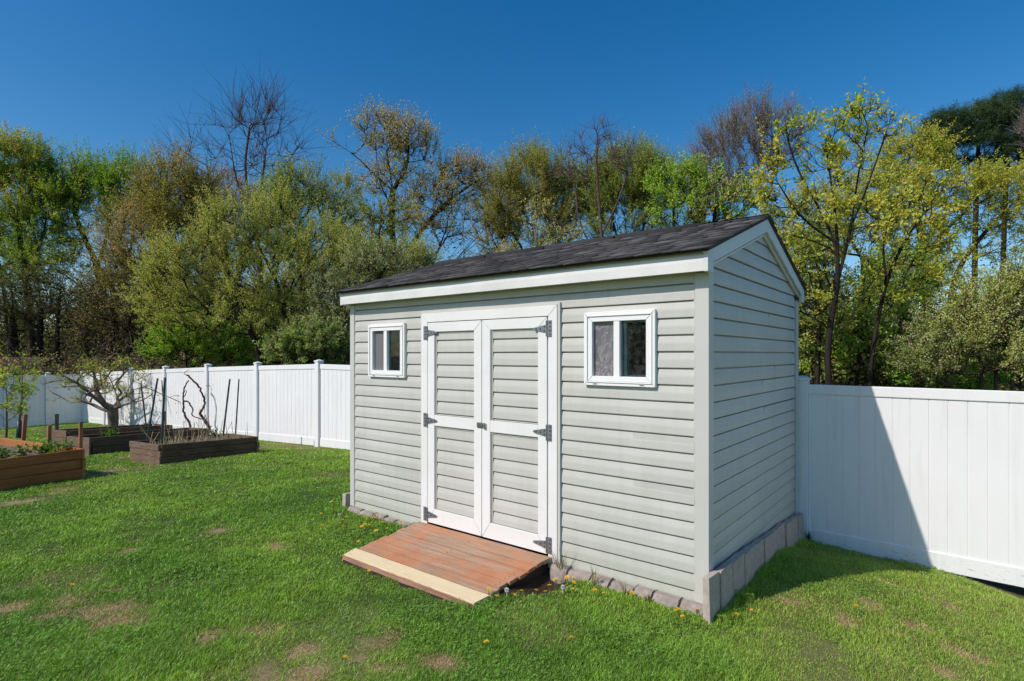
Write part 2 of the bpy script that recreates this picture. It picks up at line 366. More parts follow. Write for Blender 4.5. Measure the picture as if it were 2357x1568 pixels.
def straw_amount(x, y):
    n = fbm(x*7, y*7, 3, 3); s = np.zeros(len(x))
    wx = x + (fbm(x*4, y*4, 21, 3)-.5)*.22; wy = y + (fbm(x*4, y*4, 57, 3)-.5)*.22
    for a, b, r in PATCH:
        s = np.maximum(s, np.exp(-((wx-a)**2 + (wy-b)**2)/(r*r)))
    s = np.clip(s*1.25*(.2+n), 0, .8)
    right = 1/(1+np.exp(-(x + .12*y - .25)*6))
    big = fbm(x*1.3, y*1.3, 91, 3)
    s = np.maximum(s, right*np.clip((fbm(x*3.1, y*3.1, 41, 4)-.48)*1.8, 0, .22))
    s = np.maximum(s, np.clip((big-.62)*2.5, 0, .22))
    s = np.maximum(s, np.clip((-x-6.5)*.5, 0, 1)*np.clip((fbm(x*1.5, y*1.5, 77, 3)-.45)*2.5, 0, .6))
    return s, right
def lawn_color(x, y, rng, per_blade=True):
    s, right = straw_amount(x, y)
    t = fbm(x*.9, y*.9, 5, 4)[:, None]; u = fbm(x*5.5, y*5.5, 8, 3)[:, None]
    g1 = np.array([.175,.365,.034]); g2 = np.array([.340,.530,.060]); g3 = np.array([.42,.54,.10])
    c = g1 + (g2-g1)*np.clip((t-.3)*2.2, 0, 1)
    v = fbm(x*14, y*14, 19, 2)[:, None]
    c = c*(.55 + .55*u + .40*v)
    c = c + (g3-c)*(.55*right[:, None])
    straw = np.array([.66,.47,.30])
    if per_blade:
        k = rng.random(len(x)); st = (k < s*.95) | (k > .975)
        c = np.where(st[:, None], straw*(.55+.8*rng.random((len(x), 1))), c); s = np.where(st, 1.0, 0.0) if False else s
        global STRAW; STRAW = st
        c = c*(.45 + 1.0*rng.random((len(x), 1)))
    else:
        c = (np.array([.055,.080,.022])+right[:, None]*np.array([.06,.05,.02]))*(1-.85*s[:, None]) + np.array([.40,.28,.175])*.85*s[:, None]*(.6+.8*u)
    return c, s

BEDC = [(-8.45,-.13),(-9.30,-.27),(-8.92,1.20),(-8.14,1.30)]
BEDB = [(-10.78,-.42),(-11.35,-.62),(-10.98,1.32),(-10.48,1.5)]
BEDA = [(-13.49,-.13),(-14.05,-.35),(-13.42,1.52),(-12.86,1.7)]
BEDO = [(-8.0,-1.18),(-10.4,-1.66),(-10.25,-2.85),(-7.87,-2.37)]
def inpoly(x, y, poly):
    ins = np.zeros(len(x), bool); n = len(poly)
    for i in range(n):
        (x0, y0), (x1, y1) = poly[i], poly[(i+1) % n]
        c = ((y0 > y) != (y1 > y)) & (x < (x1-x0)*(y-y0)/(y1-y0+1e-12) + x0); ins ^= c
    return ins
FENCEL = lambda x: 2.5 + (x + 8.17)/12.23*.6   # y of the back fence left of its bend

# ground sheet out to the horizon
def axis(lo, hi, step, far, n):
    g = np.geomspace(.3, far, n); return np.r_[(lo-g)[::-1], np.arange(lo, hi+1e-6, step), hi+g]
gx = axis(-21.5, 3.0, .06, 600, 26); gy = axis(-4.4, 2.8, .06, 600, 26)
X, Y = np.meshgrid(gx, gy); xf, yf = X.ravel(), Y.ravel()
zf = ground_z(xf, yf) + (fbm(xf*2.2, yf*2.2, 13, 3)-.5)*.03*np.clip(8-np.hypot(xf, yf)*.3, 0, 1)
dist = np.hypot(xf+8, yf-10)
rng = np.random.default_rng(3)
colr, ss = lawn_color(xf, yf, rng, False)
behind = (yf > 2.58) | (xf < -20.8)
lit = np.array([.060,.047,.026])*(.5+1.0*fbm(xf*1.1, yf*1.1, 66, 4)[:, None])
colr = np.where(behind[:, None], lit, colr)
far = (~behind) & ((xf > 4.3) | (np.hypot(xf-CAMX, yf-CAMY) > 21) | (yf < -4.4))
colr = np.where(far[:, None], np.array([.14,.21,.055])*(.7+.6*fbm(xf*1.1, yf*1.1, 66, 3)[:, None]), colr)
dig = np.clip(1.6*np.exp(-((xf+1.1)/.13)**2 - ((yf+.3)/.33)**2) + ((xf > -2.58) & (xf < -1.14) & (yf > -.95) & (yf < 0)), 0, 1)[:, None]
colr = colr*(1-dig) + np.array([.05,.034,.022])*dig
nx_, ny_ = len(gx), len(gy)
I = np.arange(nx_*ny_).reshape(ny_, nx_)
Fq = np.stack([I[:-1,:-1], I[:-1,1:], I[1:,1:], I[1:,:-1]], -1).reshape(-1, 4)
M['ground'] = mat_attr('turf_soil', .95, 0, 60, .1, .8)
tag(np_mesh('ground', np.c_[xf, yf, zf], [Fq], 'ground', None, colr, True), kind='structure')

# grass blades (one mass nobody could count)
def grass():
    rng = np.random.default_rng(11)
    n = 1900000
    # sample so that density falls with the square of the distance from the standpoint
    d = np.exp(rng.uniform(math.log(1.9), math.log(21.5), n)); a = rng.uniform(-1.15, 1.15, n)
    lat = a*d
    x = CAMX - SY_*d + CY_*lat; y = CAMY + CY_*d + SY_*lat
    ok = (y < np.where(x < -8.17, FENCEL(x), 2.5) + .03) & (x > -20.35) & (x < 4.5)
    ok &= ~((x > -3.72) & (x < .06) & (y > -.03))
    ok &= ~((x > -3.68) & (x < .04) & (y > -.085))
    ok &= ~((x > -2.57) & (x < -1.15) & (y > -.94 + .03*np.sin(x*19)))
    for P in (BEDC, BEDB, BEDA, BEDO): ok &= ~inpoly(x, y, P)
    hol = np.exp(-((x+1.02)/.13)**2 - ((y+.25)/.24)**2)
    ok &= rng.random(n) > hol*1.6
    ok &= ~((x > -1.17) & (x < -1.06 + .05*np.sin(y*23)) & (y > -.66))
    x, y, d = x[ok], y[ok], d[ok]
    c, s = lawn_color(x, y, rng)
    keep = rng.random(len(x)) > s*.05; st = STRAW[keep]
    x, y, d, c, s = x[keep], y[keep], d[keep], c[keep], s[keep]
    n = len(x)
    tuft = fbm(x*3.3, y*3.3, 31, 3)
    h = (.018 + .028*np.clip(tuft-.3, 0, .5)*1.6)*(1-.5*s)*rng.uniform(.6, 1.35, n)
    wdt = np.clip(.0023*d/2.6, .0024, .013)*rng.uniform(.7, 1.3, n)
    th = rng.uniform(0, 2*math.pi, n); lean = np.where(st, rng.uniform(1.5, 5, n), rng.uniform(.3, 1.8, n)); h = np.where(st, h*.55, h); h *= 1 + .7*np.exp(-((y+.16)/.07)**2)*(x > -3.9)*(x < .05) + .9*np.exp(-((x-.12)/.05)**2)*(y > -.1)*(y < 2.4)
    # the mower combed the blades one way, more in some strips than others
    comb = np.stack([np.cos(.6+2*fbm(x*.7, y*.7, 4, 2)), np.sin(.6+2*fbm(x*.7, y*.7, 4, 2))], 1)*.15
    dx = np.cos(th)*lean*.7 + comb[:, 0]; dy = np.sin(th)*lean*.7 + comb[:, 1]
    z = ground_z(x, y) - .004
    p0 = np.c_[x, y, z]; dirv = np.c_[dx, dy, np.ones(n)]; dirv /= np.linalg.norm(dirv, axis=1)[:, None]
    side = np.c_[-np.sin(th), np.cos(th), np.zeros(n)]
    # face a random way round its own axis
    mid = p0 + np.c_[dx*.35, dy*.35, np.ones(n)]*(h*.55)[:, None]; tip = mid + np.c_[dx*1.3, dy*1.3, np.full(n, .55)]*(h*.5)[:, None]
    w2 = (wdt/2)[:, None]
    V = np.stack([p0-side*w2, p0+side*w2, mid+side*w2*.8, mid-side*w2*.8, tip], 1).reshape(-1, 3)
    b = np.arange(n)[:, None]*5
    C = np.repeat(c, 5, 0).reshape(n, 5, 3); C[:, 4] *= 1.1
    # clover and small round weed leaves lying in patches between the blades
    pr = np.clip((fbm(x*1.7, y*1.7, 71, 3)-.54)*.8, 0, .05) + .004; q = np.where((rng.random(n) < pr) & (s < .3))[0]; m = len(q)
    ph = rng.uniform(0, 6.28, m)[:, None] + np.array([[0, 2.1, 4.2]]); sz = np.clip(.0068*d[q]/2.8, .0068, .02)*rng.uniform(.7, 1.3, m)
    cz = np.c_[x[q], y[q], z[q] + h[q]*rng.uniform(.7, 1.15, m)]
    tl = rng.normal(size=(m, 3, 1))*.35
    dl = np.stack([np.cos(ph), np.sin(ph), tl[:, :, 0]], -1)*sz[:, None, None]; sd = np.stack([-np.sin(ph), np.cos(ph), 0*ph], -1)*sz[:, None, None]*.55
    c0 = np.repeat(cz[:, None], 3, 1); LV = np.stack([c0, c0+dl*.7+sd, c0+dl*1.15, c0+dl*.7-sd], 2).reshape(-1, 3)
    lb = len(V) + np.arange(m*3)[:, None]*4 + np.array([[0,1,2,3]])
    lc = np.repeat(np.array([[.24,.44,.06]])*rng.uniform(.6, 1.3, (m, 1)), 12, 0)
    tag(np_mesh('grass', np.concatenate([V, LV]), [b+np.array([[0,1,2,3]]), b+np.array([[3,2,4]]), lb], 'blade', None, np.concatenate([C.reshape(-1, 3), lc])), kind='stuff')
grass()

# ------------------------------------------------------------------ shed
S = .1083; Z0 = .1076
shed = thing('garden_shed', (-1.83, 1.22, 0), 'grey vinyl sided garden shed with white double doors and a charcoal shingle roof', 'shed')
def course_pts(za, zb, deep=.0145, shallow=.0065):
    """(offset, z) outline of lapped siding between two heights"""
    pts = []; k0 = math.floor((za-Z0)/S - 1e-6)
    k = k0
    while Z0 + k*S < zb - 1e-6:
        b = Z0+k*S
        for t, o in ((0, -.014), (.012, -.014), (.0121, deep-.001), (.05, deep+.0006), (.46, deep), (.56, deep-.0012), (.915, shallow), (.92, -.014)):
            z = b+t*S
            if z < za: 
                continue
            if z > zb: break
            pts.append((o, z))
        k += 1
    pts = [(deep if ((za-Z0)/S) % 1 < .42 else shallow+.006, za)] + pts
    pts.append((pts[-1][0], zb))
    out = [pts[0]]
    for p in pts[1:]:
        if abs(p[0]-out[-1][0]) + abs(p[1]-out[-1][1]) > 1e-5: out.append(p)
    return out
def strip(mb, fn, a0, a1, za, zb, lim=None):
    """fn(a, off, z) -> point ; a runs along the wall"""
    pts = course_pts(za, zb); vs = []; n = len(pts)
    for o, z in pts:
        l, r = (a0, a1) if lim is None else lim(z)
        vs += [fn(l, o, z), fn(r, o, z)]
    mb.add(vs, [(2*i, 2*i+1, 2*i+3, 2*i+2) for i in range(n-1)])
    # closed ends so the laps show as real thickness
    for e in (0, 1):
        for i in range(n-1):
            l0, l1 = pts[i], pts[i+1]
            a_0 = (a0, a1)[e] if lim is None else lim(l0[1])[e]; a_1 = (a0, a1)[e] if lim is None else lim(l1[1])[e]
            if l1[1]-l0[1] < 1e-4: continue
            mb.add([fn(a_0, l0[0], l0[1]), fn(a_1, l1[0], l1[1]), fn(a_1, -.017, l1[1]), fn(a_0, -.017, l0[1])], [(0,1,2,3) if e else (3,2,1,0)])
front = lambda a, o, z: (a, -o, z)
mb = MB()
WL = (-3.36, -2.815); WR = (-.868, -.326); WZ = (1.386, 1.902)
for (a, b, win) in ((-3.612, -2.598, WL), (-1.08, -.070, WR)):
    i0, i1 = win[0]+.03, win[1]-.03; j0, j1 = WZ[0]+.03, WZ[1]-.03
    strip(mb, front, a, b, .0, j0); strip(mb, front, a, b, j1, 2.13)
    strip(mb, front, a, i0, j0, j1); strip(mb, front, i1, b, j0, j1)
strip(mb, front, -2.598, -1.08, 1.986, 2.13)
rs = random.Random(12)
def seams(mb, fn2, a, b, n, k0=1, k1=16, skip=None):
    for k in rs.sample(range(k0, k1+1), n):
        x = a + (b-a)*rs.uniform(.15, .8); z = Z0+k*S
        if skip and skip[0]-.02 < z+S/2 < skip[1]+.02: continue
        strip(mb, fn2, x, b, z+S*.02, z+S*.90)
seams(mb, lambda a, o, z: (a, -(o+.0009), z), -1.08, -.071, 2, 1, 11); seams(mb, lambda a, o, z: (a, -(o+.0009), z), -3.60, -2.599, 1, 1, 11); strip(mb, lambda a, o, z: (a, -(o+.0009), z), -.62, -.071, Z0+17*S+S*.02, Z0+17*S+S*.9); strip(mb, lambda a, o, z: (a, -(o+.0009), z), -2.05, -1.081, Z0+18*S+S*.02, 2.128)
mb.build('front_wall', 'siding', shed)
ZR = lambda y: 2.236 + (min(y, 2.44-y) + .17)*.331      # top of the roof deck
def gable(z):
    t = max(0.0, (z-2.185)/.331 - .0)
    yl = .072 if z < 2.185 else max(.0, (z + .03 - 2.236)/.331 - .17)
    yl = max(yl, .072) if z < 2.30 else yl
    return (min(yl, 1.219), max(2.44-yl, 1.221))
mb = MB(); strip(mb, lambda a, o, z: (o-.006, a, z), 0, 0, .0, 2.665, gable); seams(mb, lambda a, o, z: (o-.0048, a, z), .08, 2.36, 4, 1, 18); mb.build('gable_wall', 'siding', shed)
mb = MB(); strip(mb, lambda a, o, z: (-3.654-o, 2.44-a, z), 0, 0, .0, 2.665, gable); mb.build('gable_wall', 'siding', shed)
mb = MB(); strip(mb, lambda a, o, z: (-a, 2.444+o, z), .082, 3.58, .0, 2.13); mb.build('back_wall', 'siding', shed)
# plywood lining with the window holes left open
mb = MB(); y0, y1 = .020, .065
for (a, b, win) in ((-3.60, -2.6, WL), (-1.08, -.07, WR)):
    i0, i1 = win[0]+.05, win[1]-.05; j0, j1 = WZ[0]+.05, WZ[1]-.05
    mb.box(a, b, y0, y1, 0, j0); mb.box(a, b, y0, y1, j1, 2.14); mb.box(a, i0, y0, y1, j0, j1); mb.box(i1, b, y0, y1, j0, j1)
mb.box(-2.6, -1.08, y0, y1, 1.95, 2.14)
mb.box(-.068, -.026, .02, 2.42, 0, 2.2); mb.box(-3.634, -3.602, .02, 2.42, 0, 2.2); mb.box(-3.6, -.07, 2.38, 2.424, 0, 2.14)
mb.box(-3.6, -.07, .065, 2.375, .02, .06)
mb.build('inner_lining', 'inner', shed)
# corner trims
def corner(x, y, sx, sy, w1, w2):
    mb = MB(); t = .022
    x1 = x+sx*t; y1 = y+sy*t
    ax = sorted((x - sx*w1, x1)); ay = sorted((y1, y1 - sy*.03)); mb.box(ax[0], ax[1], ay[0], ay[1], -.005, 2.118)
    ax = sorted((x1-sx*.001, x1-sx*.03)); ay = sorted((y1-sy*.0305, y - sy*w2)); mb.box(ax[0], ax[1], ay[0], ay[1], -.005, 2.118)
    ax = sorted((x - sx*(w1+.001), x - sx*(w1+.012))); ay = sorted((y1-sy*.008, y1 - sy*.02)); mb.box(ax[0], ax[1], ay[0], ay[1], -.003, 2.117)
    mb.build('corner_trim', 'cornertrim', shed, .003)
corner(0, 0, 1, -1, .066, .070); corner(-3.66, 0, -1, -1, .046, .084); corner(0, 2.44, 1, 1, .084, .06); corner(-3.66, 2.44, -1, 1, .084, .084)
# soffit, fascia and frieze
mb = MB()
for k in range(36):
    a = -3.69 + k*.1035
    mb.box(a, a+.098, -.108, -.018, 2.121, 2.129)
mb.box(-3.69, .03, -.107, -.018, 2.131, 2.14)
mb.build('soffit', 'soffit', shed)
mb = MB(); n = 90; xs = np.linspace(-3.705, .0245, n); wob = (fbm(xs*2.3, xs*0, 5, 3)-.5)
prof = []
for i, x in enumerate(xs):
    yo = -.122 + wob[i]*.008; zt = 2.212 + .008*(fbm([x*3.1], [2.2], 9, 2)[0]-.5) - .012*math.sin((x+3.7)/3.72*math.pi)*.4
    prof.append([(x, yo, 2.113), (x, yo-.002, 2.17), (x, yo+.001, zt), (x, yo+.014, zt), (x, yo+.014, 2.113)])
vs_ = [p for q in prof for p in q]
fs_ = [(i*5+j, i*5+(j+1) % 5, (i+1)*5+(j+1) % 5, (i+1)*5+j) for i in range(n-1) for j in range(5)] + [(0,1,2,3,4), tuple((n-1)*5+j for j in (4,3,2,1,0))]
mb.add(vs_, fs_); mb.build('fascia', 'fascia', shed)
mb = MB(); mb.box(-3.70, .0235, -.112, -.095, 2.14, 2.236); mb.box(-3.70, -2.36, -.128, -.109, 2.222, 2.243); mb.build('drip_strip', 'rake', shed)
mb = MB(); mb.box(-3.70, .015, 2.545, 2.56, 2.113, 2.236); mb.box(-3.69, .01, 2.462, 2.544, 2.121, 2.129); mb.build('fascia', 'fascia', shed)
# rake boards with boxed returns at the eaves
for x0, x1, nm in ((.0245, .052, 'rake_board'), (-3.712, -3.684, 'rake_board')):
    for s in (0, 1):
        mb = MB(); Yv = (lambda y: y) if s == 0 else (lambda y: 2.44-y)
        poly = [(-.150, ZR(-.150)-.012), (1.2195, ZR(1.2195)-.012), (1.2195, ZR(1.2195)-.122), (-.02, ZR(-.02)-.110), (-.02, 2.108), (-.1215, 2.108), (-.1215, 2.214)]
        poly = [(Yv(a), b) for a, b in poly]
        if s: poly = poly[::-1]
        mb.prism(poly, 'x', x0, x1)
        q = [(-.0, ZR(0)-.122), (1.2195, ZR(1.2195)-.134), (1.2195, ZR(1.2195)-.150), (-.0, ZR(0)-.138)]
        q = [(Yv(a), b) for a, b in q]
        xx = (x0-.012, x0+.008) if x0 > -1 else (x1-.008, x1+.012)
        mb.prism(q if not s else q[::-1], 'x', *xx)
        mb.build(nm, 'rake', shed, .003)
# roof deck + shingles
mb = MB()
for s in (0, 1):
    Yv = (lambda y: y) if s == 0 else (lambda y: 2.44-y)
    q = [(-.15, ZR(-.15)-.001), (1.2199, ZR(1.22)-.001), (1.2199, ZR(1.22)-.02), (-.15, ZR(-.15)-.02)]
    q = [(Yv(a), b) for a, b in q]
    mb.prism(q if not s else q[::-1], 'x', -3.74, .06)
roof = mb.build('roof', 'rotten', shed)
rng = np.random.default_rng(5); V = []; C = []; F = []
sl_ = math.hypot(1, .331); ux, uz = 1/sl_, .331/sl_
for s in (0, 1):
    L = 1.395*sl_; ncr = 11; ex = L/ncr
    for r_ in range(ncr):
        x = -3.755 - rng.uniform(0, .1)
        while x < .068:
            wd = rng.uniform(.06, .19); xa, xb = max(x, -3.755), min(x+wd-.001, .068); x += wd
            if xb - xa < .01: continue
            lam = rng.random() < .5
            th = .0048 + (.0028 if lam else 0) + rng.uniform(0, .0008)
            d0 = r_*ex - (.0 if not lam else rng.uniform(.0, .004)) + rng.uniform(-.0015, .0015); d1 = (r_+1)*ex+.03
            sag = .0
            if r_ == 0: d0 = 0; th = .006
            def P(xx, dd, hh):
                y = -.168 + dd*ux - hh*uz; z = ZR(-.168) + .001 + dd*uz + hh*ux + sag
                return (xx, y if s == 0 else 2.44-y, z)
            b0 = len(V); lift = .0030
            V += [P(xa,d0,-.001),P(xb,d0,-.001),P(xb,d1,-.001),P(xa,d1,-.001),P(xa,d0,th+lift),P(xb,d0,th+lift),P(xb,min(d1, L),.001),P(xa,min(d1, L),.001)]
            F += [[b0+4,b0+5,b0+6,b0+7],[b0,b0+1,b0+5,b0+4],[b0+1,b0+2,b0+6,b0+5],[b0+3,b0,b0+4,b0+7],[b0,b0+3,b0+2,b0+1]]
            g = rng.choice([.045,.06,.08,.11])*rng.uniform(.85,1.12)*(.75 if lam else 1.0); C += [(g*1.0, g*.97, g*1.0)]*8
np_mesh('shingles', np.array(V), [np.array(F)], 'shingle', roof, np.array(C))
V = []; F = []; C = []
for x in np.arange(-3.62, -.6, .79):
    for s in (-1, 1):
        b0 = len(V); zt = ZR(1.22)+.030
        for (yy, hh) in ((0, 0), (s*.12, -.040)):
            V += [(x, 1.22+yy, zt+hh+.004), (x+.81, 1.22+yy, zt+hh)]
        for (yy, hh) in ((0, -.02), (s*.12, -.06)):
            V += [(x, 1.22+yy, zt+hh), (x+.81, 1.22+yy, zt+hh-.004)]
        F += [[b0,b0+1,b0+3,b0+2],[b0+2,b0+3,b0+7,b0+6],[b0,b0+2,b0+6,b0+4],[b0+1,b0+5,b0+7,b0+3]]
        g = rng.uniform(.028, .05); C += [(g,g,g*1.03)]*8
for x in np.arange(-.455, .06, .13):
    for s in (-1, 1):
        b0 = len(V); zt = ZR(1.22)+.013; x1 = min(x+.14, .07)
        for (yy, hh) in ((0, 0), (s*.13, -.038)): V += [(x, 1.22+yy, zt+hh+.003), (x1, 1.22+yy, zt+hh)]
        for (yy, hh) in ((0, -.012), (s*.13, -.05)): V += [(x, 1.22+yy, zt+hh), (x1, 1.22+yy, zt+hh)]
        F += [[b0,b0+1,b0+3,b0+2],[b0+2,b0+3,b0+7,b0+6],[b0,b0+2,b0+6,b0+4],[b0+1,b0+5,b0+7,b0+3]]
        g = rng.uniform(.03, .06); C += [(g,g,g*1.03)]*8
np_mesh('ridge_cap', np.array(V), [np.array(F)], 'shingle', roof, np.array(C))
# door frame: mitred white boards and a grey J-channel round them
def frame_boards(mb, x0, x1, z0, z1, w, y0, y1, bottom=True, g=.0012):
    mb.prism([(x0,z1),(x0+w,z1-w),(x1-w,z1-w),(x1,z1)], 'y', y0, y1)
    bz = z0+w if bottom else z0
    mb.prism([(x0,z0),(x0+w-g,bz),(x0+w-g,z1-w-g*2.4),(x0,z1-g*2.4)], 'y', y0, y1)
    mb.prism([(x1,z0),(x1,z1-g*2.4),(x1-w+g,z1-w-g*2.4),(x1-w+g,bz)], 'y', y0, y1)
    if bottom: mb.prism([(x0+g*2.4,z0),(x1-g*2.4,z0),(x1-w,z0+w-g),(x0+w,z0+w-g)], 'y', y0, y1)
mb = MB(); frame_boards(mb, -2.592, -1.106, .0, 1.976, .081, -.032, .02, False); mb.build('door_frame', 'trim', shed, .002)
mb = MB()
mb.box(-1.104, -1.079, -.026, -.002, .0, 1.994); mb.box(-2.60, -1.1045, -.022, -.002, 1.978, 1.992); mb.box(-1.0835, -1.079, -.032, -.0265, .0, 1.994); mb.box(-2.602, -2.594, -.028, -.002, .0, 1.977)
mb.build('trim_channel', 'cornertrim', shed, .001)
def hinge(x, z, sgn, door):
    """plate on the frame, pointed strap on the door; sgn = way the strap points"""
    mb = MB(); y = -.0325
    mb.box(x-.020, x+.020, y-.005, y, z-.062, z+.062)
    mb.tube([(x+sgn*.024, y-.006, z-.06), (x+sgn*.024, y-.006, z+.06)], .0065, 8)
    a = x+sgn*.031; p = [(a, z-.030), (a, z+.030), (a+sgn*.115, z+.009), (a+sgn*.122, z), (a+sgn*.115, z-.009)]
    if sgn > 0: p = p[::-1]
    mb.prism(p, 'y', y-.0055, y-.0005)
    mb.mi = 1
    for dz in (-.045, -.015, .015, .045): mb.disc((x+(.007 if dz*1e3 % 2 else -.007), y-.0095, z+dz), .0065, 'y', .005)
    for dx, dz in ((.012, .014), (.012, -.014), (.05, .0), (.09, 0)): mb.disc((a+sgn*dx, y-.010, z+dz), .006, 'y', .005)
    mb.build('hinge', ['galv', 'bolt'], door, .0008)
def door(x0, x1, panels, hx, hs):
    mb = MB(); z0, z1 = .096, 1.889; w = .088; y0, y1 = -.030, .012
    pa0, pa1 = panels[0][0], panels[0][1]
    wl, wr = pa0-x0, x1-pa1; g = .0012
    top = 1.807; bot = .225; m0, m1 = .970, 1.064
    mb.prism([(x0,z1),(pa0,top),(pa1,top),(x1,z1)], 'y', y0, y1)
    mb.prism([(x0,z0),(pa0-g,bot),(pa0-g,top-.003),(x0,z1-.003)], 'y', y0, y1)
    mb.prism([(x1,z0),(x1,z1-.003),(pa1+g,top-.003),(pa1+g,bot)], 'y', y0, y1)
    mb.prism([(x0+.003,z0),(x1-.003,z0),(pa1,bot-g),(pa0,bot-g)], 'y', y0, y1)
    mb.box(pa0, pa1, y0+.001, y1, m0, m1)
    d = mb.build('door', 'trim', shed, .002)
    for (a, b, c, e) in panels:
        mb = MB(); strip(mb, lambda q, o, z: (q, -.001-o, z), a+.02, b-.004, c+.004, e-.016)
        mb.box(a+.001, a+.006, -.024, .008, c, e); mb.box(a+.012, a+.019, -.020, .008, c, e); mb.box(a+.007, b-.001, -.022, .008, e-.006, e-.001); mb.box(a+.02, b-.003, -.020, .006, e-.0155, e-.012)
        mb.box(a, b, .009, .0115, c, e)
        mb.build('siding_panel', 'siding', d)
    for z in (1.80, 1.015, .168): hinge(hx, z, hs, d)
    return d
dl = door(-2.509, -1.860, [(-2.422,-1.945,1.064,1.807), (-2.422,-1.945,.225,.970)], -2.536, 1)
dr = door(-1.853, -1.199, [(-1.765,-1.283,1.064,1.807), (-1.765,-1.283,.225,.970)], -1.172, -1)
mb = MB(); mb.box(-1.905, -1.835, -.038, -.0305, .997, 1.040); mb.box(-1.895, -1.84, -.0425, -.0382, 1.003, 1.034); mb.build('hasp', 'brass', dl, .001)
mb = MB(); mb.box(-1.833, -1.815, -.046, -.0305, .995, 1.042); mb.box(-1.813, -1.803, -.040, -.0305, .998, 1.036)
mb.tube([(-1.838,-.052,1.03),(-1.824,-.058,1.036),(-1.812,-.052,1.03),(-1.810,-.050,1.008),(-1.818,-.052,.998)], .0045, 6); mb.build('padlock', 'chrome', dr, .001)
# windows
def window(x0, x1, left_mat, left_name):
    z0, z1 = WZ; W = x1-x0
    m0, m1 = x0+W*.432, x0+W*.516           # meeting stile
    a0, a1 = x0+.067, x1-.066; b0, b1 = z0+.064, z1-.063
    mb = MB()
    frame_boards(mb, x0, x1, z0, z1, .020, -.040, -.002)
    frame_boards(mb, x0+.0205, x1-.0205, z0+.0205, z1-.0205, .010, -.046, -.004)
    frame_boards(mb, x0+.031, x1-.031, z0+.031, z1-.031, .0355, -.0375, .03)
    mb.box(m0, m1, -.034, .02, b0, b1)
    wn = mb.build('window', 'vinyl', shed, .002)
    for q in (.14, .80):
        mb = MB(); mb.box(x0+W*q, x0+W*q+.032, -.0425, -.0395, z0+.008, z0+.013); mb.build('weep_slot', 'bolt', wn)
    mb = MB(); mb.box(a0, m0, -.008, -.004, b0, b1)
    if left_mat == 'film':
        for k in range(9): mb.box(a0+.012+k*.0, a0+.0135, -.0092, -.0085, b0+.02, b1-.02)
    mb.build(left_name, left_mat, wn)
    mb = MB(); mb.box(m1, a1, -.006, -.002, b0, b1); mb.build('pane', 'glass', wn)
    mb = MB(); mb.box(m1+.006, m1+.028, .02, .045, b0, b1); mb.box(m1+.028, a1, .02, .04, b1-.012, b1); mb.box(m1+.028, a1, .02, .04, b0, b0+.012); mb.build('sash', 'rake', wn)
    mb = MB(); zz = (z0+z1)/2-.012
    mb.box(m1+.024, m1+.033, .006, .018, zz-.028, zz+.03); mb.box(m1+.030, m1+.042, .004, .016, zz-.03, zz-.012); mb.box(m1+.030, m1+.040, .004, .016, zz+.004, zz+.014); mb.build('window_latch', 'vinyl', wn, .001)
    return wn
window(*WL, 'screen', 'insect_screen'); window(*WR, 'film', 'wrinkled_film')
mb = MB()
mb.prism([(-.55,1.53),(-.45,1.525),(-.49,1.485),(-.452,1.44),(-.58,1.44),(-.525,1.488)], 'y', .085, .10)
mb.prism([(-.454,1.490),(-.42,1.46),(-.45,1.44),(-.465,1.45)], 'y', .082, .084); mb.prism([(-.61,1.478),(-.585,1.44),(-.62,1.44)], 'y', .082, .084); mb.box(-.64, -.40, .07, .20, 1.425, 1.438)
tag(mb.build('cardboard_box', 'cardboard'), 'opened brown cardboard box inside the shed behind the right window', 'box')

# ------------------------------------------------------------------ paver edging along the shed
bx = [-3.66,-3.453,-3.252,-3.078,-2.921,-2.70]
rx = [-1.139,-.986,-.791,-.641,-.466,-.331,-.148,.012]
def paver(x0, x1, label, group):
    g = gz((x0+x1)/2, -.1); n = 7; mb = MB(); r = random.Random(int(x0*1000))
    zt = .043 + r.uniform(-.008, .010); sl = r.uniform(-.012, .012); y_f = -.105 + r.uniform(-.012, .012)
    vs_ = []; xs_ = [x0+.004+r.uniform(0, .008)+(x1-x0-.012)*i/(n-1) for i in range(n)]
    for i, x in enumerate(xs_):
        j = lambda a: r.uniform(-a, a); e = .014 if i in (0, n-1) else 0
        vs_ += [(x, y_f-.008+j(.005)+e, g-.06), (x, y_f+j(.006)+e, g+.02+j(.006)), (x, y_f+.018+j(.006)+e, zt-.016-e*.5+sl*i/n+j(.004)), (x, y_f+.045+j(.006), zt-e*.4+sl*i/n+j(.003)), (x, -.0225, zt+.004-e*.3+sl*i/n), (x, -.0225, g-.06)]
    mb.add(vs_, [(i*6+j_, i*6+(j_+1) % 6, (i+1)*6+(j_+1) % 6, (i+1)*6+j_) for i in range(n-1) for j_ in range(6)] + [(0,1,2,3,4,5), tuple((n-1)*6+k for k in (5,4,3,2,1,0))])
    o = mb.build('edging_paver', 'brick'); md = o.modifiers.new('bevel', 'BEVEL'); md.width = .006; md.segments = 2; md.limit_method = 'ANGLE'
    return tag(o, label, 'paver', group)
GP = 'tumbled pavers edging the front of the shed'
ll = ['grey rough paver at the left front corner of the shed, outermost', 'pinkish rough paver second from the left front corner of the shed', 'rough paver third from the left front corner, under the left window', 'rough paver fourth from the left front corner of the shed', 'rough edging paver next to last before the left edge of the ramp', 'rough edging paver running into the left edge of the ramp']
for i in range(6): paver(bx[i], bx[i+1] if i < 5 else -2.585, ll[i], GP)
